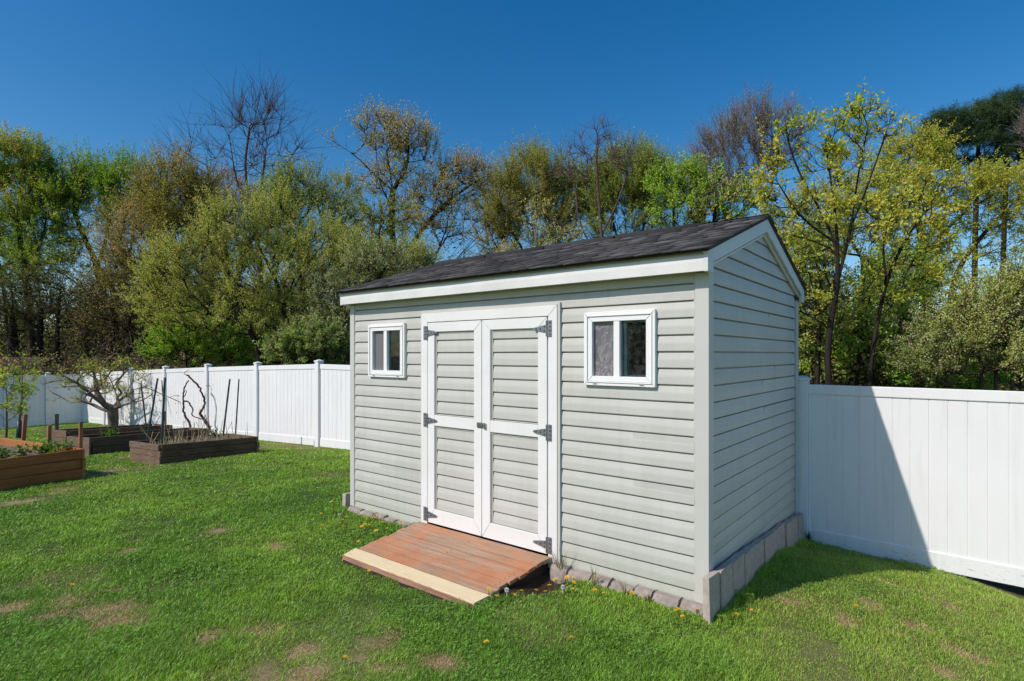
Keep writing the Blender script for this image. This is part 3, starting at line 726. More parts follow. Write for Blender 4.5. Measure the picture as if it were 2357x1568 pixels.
lr = ['short rough paver right beside the ramp, at the right door post', 'rough paver second to the right of the ramp', 'long rough paver third to the right of the ramp, under the right window', 'short rough paver fourth to the right of the ramp', 'rough paver fifth to the right of the ramp', 'short rough paver next to last before the near shed corner', 'rough paver at the near shed corner ending against the upright concrete slab']
for i in range(7): paver(rx[i], rx[i+1], lr[i], GP)
be = [(-.138,.045,.252,.0),(.045,.285,.240,.008),(.285,.545,.229,.002),(.545,.796,.214,.006),(.796,1.048,.197,.0),(1.048,1.303,.181,.007),(1.303,1.745,.158,-.002),(1.745,1.999,.132,.006),(1.999,2.23,.105,.0)]
bl = ['nearest upright concrete slab, its lit end at the near shed corner', 'second upright concrete slab back from the near shed corner', 'third upright concrete slab along the shaded gable wall', 'fourth upright concrete slab along the shaded gable wall', 'fifth upright slab, midway along the shaded gable wall', 'sixth upright slab along the gable wall, beside the widest slab', 'widest upright concrete slab, fourth from the fence end of the gable wall', 'upright concrete slab next to last before the fence post', 'upright slab second from the fence post beside the gable wall']
bl[6] = 'widest upright concrete slab in the row along the gable wall'; bl[8] = 'small upright slab just before the one touching the fence post'; bl[7] = 'upright slab right behind the widest one along the gable wall'
be.append((2.23, 2.44, .085, .004)); bl.append('last upright slab of the row, against the white fence post')
for i, (a, b, zt, off) in enumerate(be):
    mb = MB(); g = min(gz(.1, a), gz(.1, b))-.06; t = .012*(i % 3-1)*.4
    x0 = .0235 + off*.4; x1 = .068 + off*1.3; le = .012 if i else .0
    y0 = a+.002+(-.0 if i else .0)
    gp = .010; rj = random.Random(i*7+1); j = [rj.uniform(-.005, .005) for _ in range(4)]
    mb.hexa([(x0-le,y0,g),(x1+.006,y0+t,g),(x1+.006,b-gp+t,g),(x0-le,b-gp,g),(x0,y0,zt+.004),(x1+j[0],y0+t,zt+.004+j[1]),(x1+j[2],b-gp+t,zt-.002+j[1]),(x0,b-gp,zt-.002)])
    tag(mb.build('concrete_slab', 'concrete', None, .004), bl[i], 'paver', 'upright concrete slabs along the gable wall')
mb = MB(); mb.hexa([(-3.86,.0,-.1),(-3.79,-.01,-.1),(-3.72,.32,-.1),(-3.79,.34,-.1),(-3.845,.0,.14),(-3.775,-.01,.15),(-3.70,.32,.15),(-3.77,.34,.14)])
tag(mb.build('concrete_slab', 'concrete', None, .005), 'grey upright slab leaning on the left end of the shed', 'paver', None)

# ------------------------------------------------------------------ ramp
rp = thing('door_ramp', (-1.86, -.45, 0), 'low wooden ramp with peeling terracotta paint below the double doors', 'ramp')
def rz(y): return .083 if y > -.13 else .083 + (y+.13)*(.052/.60)
def plank(mb, y0, y1, xl0, xr0, xl1, xr1, th=.026, dz=0, n=12, seed=0):
    r = random.Random(seed); xs0 = np.linspace(0, 1, n); vs_ = []
    for t in xs0:
        j = r.uniform(-.0015, .0015); cup = .0015*math.sin(t*7+seed)
        a = xl0 + (xr0-xl0)*t; b = xl1 + (xr1-xl1)*t
        vs_ += [(b, y1, rz(y1)-th+dz), (a, y0, rz(y0)-th+dz), (a, y0, rz(y0)+dz+j), (a*.5+b*.5, (y0+y1)/2, rz((y0+y1)/2)+dz+cup), (b, y1, rz(y1)+dz-j)]
    m = 5
    mb.add(vs_, [(i*m+k, i*m+(k+1) % m, (i+1)*m+(k+1) % m, (i+1)*m+k) for i in range(n-1) for k in range(m)] + [(4,3,2,1,0), tuple((n-1)*m+k for k in range(m))])
edge = lambda y: (-2.60 + (-y)*.03, -1.165 - (-y)*.0)
mb = MB(); ys = [-.1325, -.228, -.33, -.43, -.53, -.63, -.732]
for i in range(6):
    r = random.Random(i); e0 = r.uniform(-.012, .012); e1 = r.uniform(-.014, .010)
    (a, b), (c, d) = edge(ys[i]), edge(ys[i+1])
    plank(mb, ys[i], ys[i+1]+.014, a+e0, b+e1, c+e0, d+e1, dz=r.uniform(-.002, .002), seed=i)
mb.mi = 1
for y in (-.18, -.28, -.38, -.48, -.58, -.68):
    for x in (-2.545, -1.885, -1.22):
        for d in (-.022, .022): mb.disc((x+random.uniform(-.01, .01), y+d, rz(y+d)+.001), .0042, 'z' if False else 'y', .0001) if False else mb.tube([(x, y+d, rz(y+d)-.004), (x, y+d, rz(y+d)+.0018)], .0042, 6)
mb.build('deck_boards', ['peel', 'bolt'], rp, .002)
mb = MB(); plank(mb, -.034, -.128, -2.612, -1.150, -2.604, -1.158, .034, .002, seed=40); mb.build('threshold_board', 'peel', rp, .006)
mb = MB(); plank(mb, -.736, -.866, -2.598, -1.158, -2.575, -1.178, .024, .002, seed=50); mb.mi = 1
for x in (-2.54, -2.52, -1.86, -1.88, -1.215, -1.235):
    yy = -.765 if int(x*1000) % 2 else -.835
    mb.tube([(x, yy, rz(yy)-.003), (x, yy, rz(yy)+.0035)], .004, 6)
mb.build('new_plank', ['pale', 'bolt'], rp, .002)
mb = MB(); plank(mb, -.870, -.915, -2.580, -1.185, -2.52, -1.25, .06, -.003, seed=60); mb.build('lip_board', 'liptrim', rp, .004)
for x in (-2.56, -1.205):
    mb = MB(); mb.hexa([(x-.02,-.86,-.12),(x+.02,-.86,-.12),(x+.02,-.04,-.12),(x-.02,-.04,-.12),(x-.02,-.86,rz(-.86)-.027),(x+.02,-.86,rz(-.86)-.027),(x+.02,-.04,.045),(x-.02,-.04,.045)])
    mb.build('stringer', 'rotten', rp)
mb = MB(); mb.box(-2.55, -1.23, -.04, -.033, -.1, .045); mb.build('ledger', 'rotten', rp)

# ------------------------------------------------------------------ fences
def post(mb_name, x, y, zt, fence, zb):
    mb = MB(); h = .058
    mb.box(x-h, x+h, y-h, y+h, zb, zt-.045)
    o = mb.build('post', 'fence', fence, .005)
    mb = MB(); e = .067
    mb.box(x-e, x+e, y-e, y+e, zt-.0445, zt-.022)
    b0 = [(x-e,y-e,zt-.0215),(x+e,y-e,zt-.0215),(x+e,y+e,zt-.0215),(x-e,y+e,zt-.0215),(x,y,zt+.004)]
    mb.add(b0, [(3,2,1,0),(0,1,4),(1,2,4),(2,3,4),(3,0,4)])
    mb.build('post_cap', 'fence', o, .002)
def panel(p, q, zt0, zt1, zb0, zb1, fence, bw=.1305, start=.0):
    """p, q: xy of the post faces; tongue and groove boards between a top and a bottom rail"""
    p = np.array(p, float); q = np.array(q, float); L = np.linalg.norm(q-p); u = (q-p)/L; nrm = np.array([u[1], -u[0]])
    if L < .05: return
    def P(s, off, z): a = p+u*s+nrm*off; return (a[0], a[1], z)
    zt = lambda s: zt0+(zt1-zt0)*s/L; zb = lambda s: zb0+(zb1-zb0)*s/L
    mb = MB(); s = start
    while s < L:
        e = min(s+bw, L); s0 = max(s, 0)
        g = .005
        if e-s0 > .02:
            for (a, b, d0, d1) in ((s0, s0+g, .006, .012), (s0+g, e-g, .012, .012), (e-g, e, .012, .006)):
                mb.add([P(a,d0,zb(a)+.05),P(b,d1,zb(b)+.05),P(b,d1,zt(b)-.03),P(a,d0,zt(a)-.03),P(a,-d0,zb(a)+.05),P(b,-d1,zb(b)+.05),P(b,-d1,zt(b)-.03),P(a,-d0,zt(a)-.03)],
                       [(0,1,2,3),(7,6,5,4)])
        s = e
    pn = mb.build('panel', 'fence', fence)
    for nm, za, zb_ in (('top_rail', lambda s_: zt(s_)-.092, zt), ('bottom_rail', zb, lambda s_: zb(s_)+.152)):
        mb = MB(); h = .024
        mb.hexa([P(0,h,za(0)),P(L,h,za(L)),P(L,-h,za(L)),P(0,-h,za(0)),P(0,h,zb_(0)),P(L,h,zb_(L)),P(L,-h,zb_(L)),P(0,-h,zb_(0))])
        mb.build(nm, 'fence', pn, .005)
YF = 2.55
fr = thing('vinyl_fence', (1.3, YF, -.3), 'white vinyl privacy fence right of the shed, half in the shed\'s shadow', 'fence')
for x, zt in ((.035, 1.399), (2.62, 1.37), (5.06, 1.34)): post('p', x, YF, zt, fr, -.6)
panel((.093, YF), (2.562, YF), 1.315, 1.305, -.232, -.268, fr, start=.026-.1305)
panel((2.678, YF), (5.0, YF), 1.30, 1.27, -.30, -.36, fr)
fb = thing('vinyl_fence', (-12, 2.3, -.3), 'long white vinyl fence stepping down behind the raised beds, left of the shed', 'fence')
pl = [(-20.42,1.90,1.10),(-18.62,1.99,1.18),(-16.72,2.08,1.25),(-14.62,2.18,1.325),(-12.45,2.29,1.40),(-10.32,2.39,1.46),(-8.22,2.50,1.515),(-5.80,2.55,1.49),(-3.38,2.60,1.46),(-.96,2.62,1.43)]
for i, (x, y, zt) in enumerate(pl):
    post('p', x, y, zt, fb, -.9)
    if i:
        a, b = np.array(pl[i-1][:2]), np.array((x, y)); u = (b-a)/np.linalg.norm(b-a)*.058
        z0_, z1_ = pl[i-1][2]-.085, zt-.085
        g0, g1 = gz(*pl[i-1][:2])-.0, gz(x, y)-.0
        panel(a+u, b-u, z0_, z1_, g0+.01, g1+.01, fb)
fs = thing('vinyl_fence', (-20.4, -1, -.5), 'white vinyl fence at far left running towards the viewer, in the shade', 'fence')
ql = [(-20.42,1.90),(-20.42,-.10+.0),(-20.44,-2.3),(-20.46,-4.6),(-20.48,-6.9)]
ql = [(-20.42,1.90),(-20.45,1.02),(-20.5,.08),(-20.5,-2.2),(-20.5,-4.5)]
for i, (x, y) in enumerate(ql):
    if i:
        post('p', x, y, 1.075, fs, -.9)
        panel((ql[i-1][0], ql[i-1][1]-.06), (x, y+.06), .995, .995, -.51, -.51, fs)

# ------------------------------------------------------------------ raised beds
def bed(name, label, poly, zt, zb, nb, m_long, m_end, t, soil, soil_z, group):
    P = [np.array(p) for p in poly]      # near front corner, left front corner, far left, far right
    c = sum(P)/4
    o = thing(name, (c[0], c[1], zb), label, 'raised bed', group)
    r = random.Random(label)
    for i in range(4):
        a, b = P[i], P[(i+1) % 4]; u = (b-a)/np.linalg.norm(b-a); nin = np.array([-u[1], u[0]])
        if np.dot(c-a, nin) < 0: nin = -nin
        mb = MB(); longs = (i % 2 == 1)
        for k in range(nb):
            z0 = zb + (zt-zb)*k/nb + (.003 if k else -.06); z1 = zb + (zt-zb)*(k+1)/nb
            off = r.uniform(-.006, .010); ea = r.uniform(-.02, .025) if not longs else -t*1.05; eb = r.uniform(-.02, .02) if not longs else -t*1.05
            A = a - u*ea + nin*off; B = b + u*eb + nin*off; tilt = r.uniform(-.004, .004)
            mb.hexa([(*A,z0),(*B,z0),(*(B+nin*t),z0),(*(A+nin*t),z0),(*A,z1-.002+tilt),(*B,z1-.002-tilt),(*(B+nin*t),z1-.002-tilt),(*(A+nin*t),z1-.002+tilt)])
        mb.build('side_board' if longs else 'end_board', m_long if longs else m_end, o, .004)
    # soil as a lumpy sheet
    n = 16; V = []; 
    for i in range(n):
        for j in range(n):
            s, q = .02+.96*i/(n-1), .02+.96*j/(n-1)
            p = (P[0]*(1-s)+P[1]*s)*(1-q) + (P[3]*(1-s)+P[2]*s)*q
            V.append((p[0], p[1], soil_z + r.uniform(-.025, .03)))
    F = np.array([[i*n+j, i*n+j+1, (i+1)*n+j+1, (i+1)*n+j] for i in range(n-1) for j in range(n-1)])
    np_mesh('bed_soil', np.array(V), [F], soil, o, None, True)
    return o
GB = 'raised garden beds in the lawn'
bed('raised_bed', 'dark weathered raised bed nearest the shed, filled with dry straw stubble', BEDC, .205, -.09, 3, 'bedwood', 'bedend', .04, 'soil', .12, GB)
bed('raised_bed', 'dark weathered raised bed between the two others, one small green plant inside', BEDB, .135, -.20, 2, 'bedwood', 'bedend', .045, 'soil', .02, GB)
bed('raised_bed', 'dark weathered raised bed farthest back, in front of the gnarled fruit tree', BEDA, .0, -.30, 2, 'bedwood', 'bedend', .045, 'soil', -.1, GB)
bed('raised_bed', 'orange stained raised bed at the left edge with strawberry plants inside', BEDO, .33, -.05, 3, 'orange', 'orangeend', .035, 'mulch', .22, GB)
def stick(name, p, q, mat, label, cat, group, r=.008, square=False):
    mb = MB()
    if square: mb.bar(p, q, r*2, r*2, (0, 1, .1))
    else:
        p_, q_ = np.array(p), np.array(q); n = 14
        mb.tube([p_+(q_-p_)*t for t in np.linspace(0, 1, n)], [r*(1.0+.10*(i % 2)) for i in range(n)], 8)
    return tag(mb.build(name, mat, None, .002 if square else 0, not square), label, cat, group)
stick('garden_stake', (-10.14,-1.44,.1), (-10.10,-1.41,.68), 'stakewood', 'tallest orange wooden stake at the back of the orange bed, leftmost', 'stake', 'orange stakes', .024, True)
stick('garden_stake', (-9.61,-1.23,.1), (-9.60,-1.22,.53), 'stakewood', 'middle orange wooden stake behind the orange bed\'s end board', 'stake', 'orange stakes', .022, True)
stick('garden_stake', (-8.29,-1.16,.12), (-8.31,-1.15,.67), 'stakewood', 'orange wooden stake at the near corner of the orange bed', 'stake', 'orange stakes', .020, True)
stick('garden_stake', (-16.2,.31,-.6), (-16.19,.31,.14), 'greystake', 'grey wooden stake in the lawn left of the farthest bed', 'stake', None, .033, True)
stick('garden_stake', (-13.44,1.72,-.5), (-13.44,1.72,.27), 'greystake', 'grey wooden stake at the right end of the farthest bed', 'stake', None, .03, True)
GS = 'dark green plant poles in the beds'
for nm, p, q, r, l in (('p', (-13.36,1.35,-.3), (-13.48,1.25,.97), .016, 'thin dark pole leaning left, leftmost of the poles, behind the beds'), ('p', (-9.65,.08,-.05), (-9.48,.21,1.20), .016, 'dark pole leaning right, standing in the nearest dark bed\'s left end'),
  ('p', (-9.02,.10,-.05), (-8.97,.14,1.23), .018, 'thick dark green pole near the front left corner of the stubble bed'), ('p', (-13.02,1.61,-.3), (-13.10,1.55,1.02), .012, 'thin dark pole behind the thick dark green one'),
  ('p', (-9.3,1.2,-.05), (-9.19,1.29,1.16), .016, 'dark pole leaning right at the far end of the stubble bed'), ('p', (-8.85,1.22,-.05), (-8.80,1.27,1.17), .012, 'thin upright dark pole at the far right corner of the stubble bed')):
    stick('plant_pole', p, q, 'pole', l, 'pole', GS, r)

# ------------------------------------------------------------------ plants: generic growth
def unit(v): return v/(np.linalg.norm(v, axis=-1, keepdims=True)+1e-12)
def frames(d, rng):
    a = rng.normal(size=d.shape); a = unit(a - d*np.sum(a*d, -1, keepdims=True)); return a, np.cross(d, a)
def tubes_np(p, q, r0, r1, k, rng):
    d = unit(q-p); ref = np.tile(np.array([[.37,.21,.9]]), (len(p), 1)); flip = np.abs(np.sum(ref*d, -1)) > .9; ref[flip] = (1, 0, 0)
    a = unit(np.cross(d, ref)); b = np.cross(d, a); t = np.arange(k)*2*math.pi/k
    ring = a[:, None]*np.cos(t)[None, :, None] + b[:, None]*np.sin(t)[None, :, None]
    V = np.concatenate([p[:, None]+ring*r0[:, None, None], q[:, None]+ring*r1[:, None, None]], 1).reshape(-1, 3)
    i = np.arange(k); base = np.stack([i, (i+1) % k, k+(i+1) % k, k+i], -1)
    return V, (np.arange(len(p))[:, None, None]*2*k + base[None]).reshape(-1, 4)
def grow(polys, tips, rng, step=.3, up=.12, plw=.35, wob=.06):
    pos = []; par = []; pl_ = []
    def addnode(p, pr): pos.append(np.asarray(p, float)); par.append(pr); pl_.append(0 if pr < 0 else pl_[pr]+np.linalg.norm(pos[-1]-pos[pr])); return len(pos)-1
    for pi, poly in enumerate(polys):
        poly = [np.asarray(p, float) for p in poly]
        if pi == 0: cur = addnode(poly[0], -1)
        else:
            dd_ = [np.linalg.norm(x-poly[0]) for x in pos]; cur = int(np.argmin(dd_))
            if dd_[cur] > .6 and abs(poly[0][2]-pos[0][2]) < .5: cur = addnode(poly[0], -1)
        for a, b in zip(poly, poly[1:]):
            n = max(1, int(np.linalg.norm(b-a)/step))
            for k in range(1, n+1):
                j = rng.normal(size=3)*wob*step*.5 if k < n else 0
                cur = addnode(a+(b-a)*k/n+j, cur)
    PA = np.zeros((len(pos)+len(tips)*40, 3)); PL = np.zeros(len(PA)); n0 = len(pos); PA[:n0] = pos; PL[:n0] = pl_
    dm = [np.min(np.linalg.norm(PA[:n0]-t, axis=1)) for t in tips]
    term = []; n = n0; lowz = PA[0, 2] + .25*(PA[:n0, 2].max()-PA[0, 2])
    for ti in np.argsort(dm):
        t = tips[ti]; v = t-PA[:n]; d = np.linalg.norm(v, axis=1)
        c = d + plw*PL[:n]*.5 + 1.2*np.maximum(0, -(v[:, 2]-.25*d)) + 3*np.maximum(0, lowz-PA[:n, 2])*(t[2] > lowz)
        i = int(np.argmin(c)); a = PA[i]; L = d[i]
        if L < step*.4: term.append(i); continue
        pd = unit(a-PA[par[i]]) if par[i] >= 0 else np.array([0, 0, 1.]); ctrl = a + pd*L*.3 + np.array([0, 0, -up*L])*(0 if t[2] < a[2] else .6) + rng.normal(size=3)*L*.06
        m = int(min(38, max(2, L/step))); cur = i
        for k in range(1, m+1):
            s = k/m; p = (1-s)**2*a + 2*s*(1-s)*ctrl + s*s*t
            if k < m: p = p + rng.normal(size=3)*wob*step
            PA[n] = p; par.append(cur); PL[n] = PL[cur]+np.linalg.norm(p-PA[cur]); cur = n; n += 1
        term.append(cur)
    return PA[:n], np.array(par), np.array(term)
def limb_mesh(P, par, rt, rb, power=None):
    n = len(P); cnt = np.zeros(n); kids = np.zeros(n, int)
    for i in range(n-1, 0, -1):
        if kids[i] == 0: cnt[i] = 1
        if par[i] >= 0: cnt[par[i]] += cnt[i]; kids[par[i]] += 1
    cnt = np.maximum(cnt, 1); e = math.log(rb/rt)/max(math.log(cnt[0]), .5)
    return rt*cnt**e, cnt, kids
def ell_tips(blobs, n, rng, shell=.55):
    """blobs: (centre, radii, weight)"""
    wts = np.array([b[2] for b in blobs], float); wts /= wts.sum(); out = []
    for (c, r, _), wt in zip(blobs, wts):
        m = max(2, int(round(n*wt))); v = unit(rng.normal(size=(m, 3))); q = rng.random((m, 1))**(1/3)
        q = q*(1-shell) + shell*np.maximum(q, .62+.38*rng.random((m, 1)))
        out.append(np.array(c)+v*q*np.array(r))
    return np.concatenate(out)
def leaf_mesh(pos, axis_, size, width, rng, upb=.35, fold=0):
    n = len(pos); d = unit(axis_); nr = unit(rng.normal(size=(n, 3)) + np.array([-.22, -.55, .75])*upb*3.6); s = unit(np.cross(d, nr))
    L = size[:, None]; W = L*width
    V = np.stack([pos, pos+d*L*.45+s*W*.5, pos+d*L, pos+d*L*.45-s*W*.5], 1).reshape(-1, 3)
    return V, np.arange(n)[:, None]*4+np.array([[0,1,2,3]])
NLEAF = 0
def plant(name, label, cat, group, polys, blobs, ntips, rng, bark, twig_mat, rt=.008, rb=.12, step=.3, twigs=4, twig_len=.5, twig_r=.005, leaves=10, leaf=.07, lw=.5, pal=((.1,.2,.03,1),), shell=.55,
          droop=0., upb=.35, spread=.9, jit=.25, tipwild=0, plw=.35, wob=.06, inner=.35, crown='crown', upw=.25, leafcl=0.0, minleafz=None):
    rb *= RB; ntips = int(ntips*DENS); leaves *= LDENS; leaf *= LSIZE
    base = np.asarray(polys[0][0], float)
    o = thing(name, tuple(base), label, cat, group)
    tips = ell_tips(blobs, ntips, rng, shell) if ntips else np.zeros((0, 3))
    P, par, term = grow(polys, tips, rng, step, .12, plw, wob)
    r, cnt, kids = limb_mesh(P, par, rt, rb)
    if not len(term): term = np.where(kids == 0)[0]
    e = np.where(par >= 0)[0]; big = cnt[e] > 12
    parts = []; off = 0; Vs = []; Fs = []
    for sel, k in ((big, 8), (~big, 5)):
        if sel.any():
            ee = e[sel]; v, f = tubes_np(P[par[ee]], P[ee]+unit(P[ee]-P[par[ee]])*r[ee][:, None]*.3, np.minimum(r[par[ee]], r[ee]*1.35), r[ee], k, rng); Vs.append(v); Fs.append(f+off); off += len(v)
    np_mesh('trunk', np.concatenate(Vs), Fs, bark, o, None, True)
    # twigs from the ends and from thin limbs
    thin = np.where((cnt <= 3) & (par >= 0))[0]; extra = rng.choice(thin, int(len(thin)*inner)) if inner and len(thin) else np.zeros(0, int)
    st = np.concatenate([np.repeat(term, twigs), extra]); m = len(st)
    if not m: return o
    pd = unit(P[st]-P[np.maximum(par[st], 0)]); cen = np.mean([b[0] for b in blobs], 0) if blobs else base
    outd = unit(P[st]-cen-np.array([0, 0, -.3]))
    d = unit(pd*.7 + outd*.35 + rng.normal(size=(m, 3))*spread*.6 + np.array([0, 0, upw-droop]))
    L = twig_len*rng.uniform(.45, 1.25, m); a = P[st]; mid = a + d*(L*.5)[:, None]
    d2 = unit(d + rng.normal(size=(m, 3))*.3 + np.array([0, 0, .12-droop])); end = mid + d2*(L*.5)[:, None]
    rr = np.full(m, twig_r)
    v1, f1 = tubes_np(a, mid, rr*1.2, rr*.85, 3, rng); v2, f2 = tubes_np(mid, end, rr*.85, rr*.3, 3, rng)
    np_mesh('twigs', np.concatenate([v1, v2]), [f1, f2+len(v1)], twig_mat, o)
    nl = int(m*leaves)
    if nl:
        ti = rng.integers(0, m, nl)
        if leafcl:   # some twigs stay bare so that clumps and gaps form
            act = rng.random(m) > leafcl; pool = np.where(act)[0]; ti = pool[rng.integers(0, len(pool), nl)]
        s = rng.uniform(.15, 1.05, nl)[:, None]
        p = np.where(s < .5, a[ti]+(mid-a)[ti]*s*2, mid[ti]+(end-mid)[ti]*(s-.5)*2) + rng.normal(size=(nl, 3))*leaf*.5
        ax = unit(d2[ti]*.5 + rng.normal(size=(nl, 3))*.8 + np.array([0, 0, -droop*.6]))
        size = leaf*rng.uniform(.6, 1.4, nl)
        pc = np.array([q[:3] for q in pal]); pw = np.array([q[3] for q in pal], float); pw /= pw.sum()
        tipcol = rng.choice(len(pal), m, p=pw)
        # neighbouring twigs tend to share a tint
        nf = fbm(a[:, 0]*.9+a[:, 2]*.7, a[:, 1]*.9-a[:, 2]*.5, 7, 3); order = np.argsort(nf+rng.normal(size=m)*.12); q_ = np.sort(tipcol); tc = np.zeros(m, int); tc[order] = q_
        c = pc[tc[ti]]*(1+jit*rng.normal(size=(nl, 1))*.7).clip(.45, 1.7)*(1+.10*rng.normal(size=(nl, 3))).clip(.7, 1.3)
        V, F = leaf_mesh(p, ax, size, lw, rng, upb)
        np_mesh(crown, V, [F], 'leaf', o, np.repeat(c*LGAIN*np.minimum(1, .66/(c*LGAIN).max(1, keepdims=True)), 4, 0))
        global NLEAF; NLEAF += nl
    return o
LSIZE = .8
RB, DENS, LDENS, LGAIN = .62, 1.5, 2.8, 2.15
def px_blobs(lst, depth):
    """(px, py, rx, ry, weight, depth offset) on the photograph -> ellipsoids standing at that distance"""
    out = []
    for q in lst:
        x, y, rx, ry, wt = q[:5]; dd = depth + (q[5] if len(q) > 5 else 0); k = dd/1290.3
        rr = max(rx, .6*ry)*k
        out.append((at(x, y, dd), (rr, rr, ry*k), wt))
    return out
def chaikin(p, it=2):
    for _ in range(it):
        q = [p[0]]
        for a, b in zip(p, p[1:]): q += [a*.75+b*.25, a*.25+b*.75]
        p = q + [p[-1]]
    return p
def px_poly(lst, depth, rng=None, sway=.0):
    out = []
    for i, q in enumerate(lst):
        dd = depth + (q[2] if len(q) > 2 else 0)
        out.append(at(q[0], q[1], dd))
    return out
def foot(px, depth): # where a stem meets the ground, under that column of the photograph
    p = at(px, 900, depth); return np.array([p[0], p[1], gz(p[0], p[1])-.08])
def tree(name, label, depth, trunk, blobs, ntips, seed, bark='barkdark', twig='barkdark', more=(), cat='tree', group='trees beyond the fence', **kw):
    rng = np.random.default_rng(seed)
    polys = [chaikin([foot(trunk[0][0], depth)] + px_poly(trunk, depth))]
    for m in more: polys.append(chaikin([foot(m[1][0], depth + (m[1][2] if len(m[1]) > 2 else 0))] + px_poly(m[1:], depth) if m[0] == 'g' else px_poly(m, depth)))
    return plant(name, label, cat, group, polys, px_blobs(blobs, depth), ntips, rng, bark, twig, **kw)

# ------------------------------------------------------------------ trees and shrubs beyond the fences
GREEN = ((.085,.165,.022,3), (.055,.105,.018,2), (.15,.20,.035,2)); TAN = (.30,.215,.115,1)
OLIVE = ((.105,.115,.026,3), (.075,.080,.022,2), (.15,.14,.05,1)); PALE = ((.20,.225,.085,3), (.14,.175,.055,3), (.27,.28,.13,2), (.09,.12,.035,1))
YELL = ((.42,.36,.06,4), (.30,.30,.05,2), (.14,.20,.025,2)); LIME = ((.15,.23,.03,3), (.10,.18,.025,2), (.20,.24,.05,1)); DARK = ((.035,.060,.015,3), (.055,.085,.02,2), (.085,.125,.03,1))

tree('leafy_tree', 'tall yellow green tree at the left edge of the wood', 25, [(75,780),(62,640),(40,520),(48,420)],
     [(45,388,60,52,2.6),(20,470,60,70,1.6),(95,490,50,65,1.6),(110,590,70,50,1.0),(15,600,60,70,1.2)], 150, 101, more=[[(62,640),(110,520),(100,420)],['g',(20,790),(5,640),(-20,500)]],
     rb=.22, step=.5, twigs=7, twig_len=1.15, leaves=15, leaf=.09, pal=((.15,.20,.028,3),(.10,.16,.022,2),(.21,.23,.04,2),(.26,.21,.10,1)), leafcl=.25, inner=.6, upw=.55)
tree('leafy_tree', 'bright green tree with bare dark trunk showing sky through its limbs, left', 26, [(238,780),(240,690),(225,610),(180,520),(160,440)],
     [(150,445,48,55,2.4),(215,455,50,60,2.8),(290,452,50,55,2.8),(338,455,26,50,1),(110,475,40,55,1.2),(200,540,70,50,.7),(290,520,60,50,.7),(110,600,50,60,.7)], 170, 102, more=[[(225,610),(255,520),(250,430)],[(240,650),(285,520),(300,440)],['g',(275,790),(265,700),(300,600),(310,480)],[(238,700),(160,640),(100,600)]],
     rb=.28, step=.5, twigs=7, twig_len=1.35, leaves=15, leaf=.088, pal=((.115,.20,.022,3),(.075,.15,.018,2),(.17,.23,.03,3),(.28,.21,.10,.5)), leafcl=.15, upw=1.0, spread=.7, inner=.15, plw=.2)
tree('budding_tree', 'olive brown tree with tan blossom leaning left behind the pale shrub', 21, [(430,790),(420,700),(405,600),(400,500)],
     [(400,460,75,75,3),(330,560,80,85,3),(430,600,85,110,3),(470,490,45,70,1.4),(300,640,45,60,1)], 230, 103, bark='barkbrown', twig='twigolive', more=[[(420,700),(350,600),(300,540)],[(405,600),(460,520),(480,440)],[(400,500),(380,420),(395,355)]],
     rb=.18, step=.45, twigs=9, twig_len=1.15, twig_r=.006, leaves=9, leaf=.068, pal=((.18,.165,.04,3),(.21,.185,.06,2),(.13,.12,.035,2),(.34,.26,.15,1.6)), upw=.65, spread=.7, inner=.8)
tree('bare_tree', 'tall bare tree with spreading purplish branches against the sky, left', 27, [(605,790),(600,640),(590,520),(600,440),(612,350)],
     [(560,330,85,85,3),(640,330,65,85,2.2),(480,390,70,80,2.2),(620,260,45,45,1),(540,260,40,45,.8)], 62, 104, bark='twigred', twig='twigred', more=[[(592,530),(545,430),(530,330)],[(600,640),(510,500),(475,380)],[(600,440),(660,380),(690,330)],[(590,520),(560,400),(575,290)]],
     rb=.22, rt=.014, step=.4, twigs=4, twig_len=1.9, twig_r=.009, leaves=0, upw=.55, spread=.8, inner=.9, wob=.09, shell=.3)
tree('budding_tree', 'rusty orange twiggy tree behind the bare tree', 31, [(520,790),(520,600),(515,500)], [(520,480,80,70,3),(560,520,60,60,2),(470,500,40,60,1)], 110, 105, bark='barkbrown', twig='twigred',
     rb=.14, step=.5, twigs=8, twig_len=1.0, twig_r=.008, leaves=5, leaf=.08, pal=((.24,.135,.07,2),(.30,.19,.10,2),(.15,.10,.05,1)), upw=.5)
# the great pale shrub and what grows round its feet
tree('pale_willow', 'large pale yellow green shrub tree, biggest of the pale ones, behind the left fence', 15.5, [(660,800),(655,700),(620,610),(580,540)],
     [(560,560,110,75,3),(440,640,100,70,3),(640,640,120,90,3),(740,600,70,75,2),(410,720,75,55,1.4),(560,740,110,55,1.6),(680,730,80,60,.9),(620,500,60,40,1)], 330, 106, more=[[(655,700),(560,660),(470,630)],[(655,700),(700,620),(745,560)],['g',(600,800),(560,740),(480,720)],['g',(700,800),(715,720),(760,640)],[(620,610),(660,540),(680,500)]],
     rb=.15, step=.3, twigs=6, twig_len=.72, leaves=17, leaf=.055, lw=.38, pal=((.27,.28,.075,3),(.20,.225,.055,3),(.34,.33,.12,2),(.125,.15,.04,1)), upw=.9, spread=.7, leafcl=.12, inner=.4)
tree('willow_tree', 'grey green upright tree rising behind the great pale shrub', 18.5, [(700,800),(695,640),(690,520)], [(690,450,58,55,3),(640,480,50,45,2),(720,520,60,60,2),(775,500,40,45,1)], 130, 107,
     rb=.13, step=.35, twigs=6, twig_len=.8, leaves=13, leaf=.062, lw=.38, pal=((.18,.215,.08,3),(.12,.16,.05,2),(.24,.26,.11,1)), upw=.85, spread=.7)
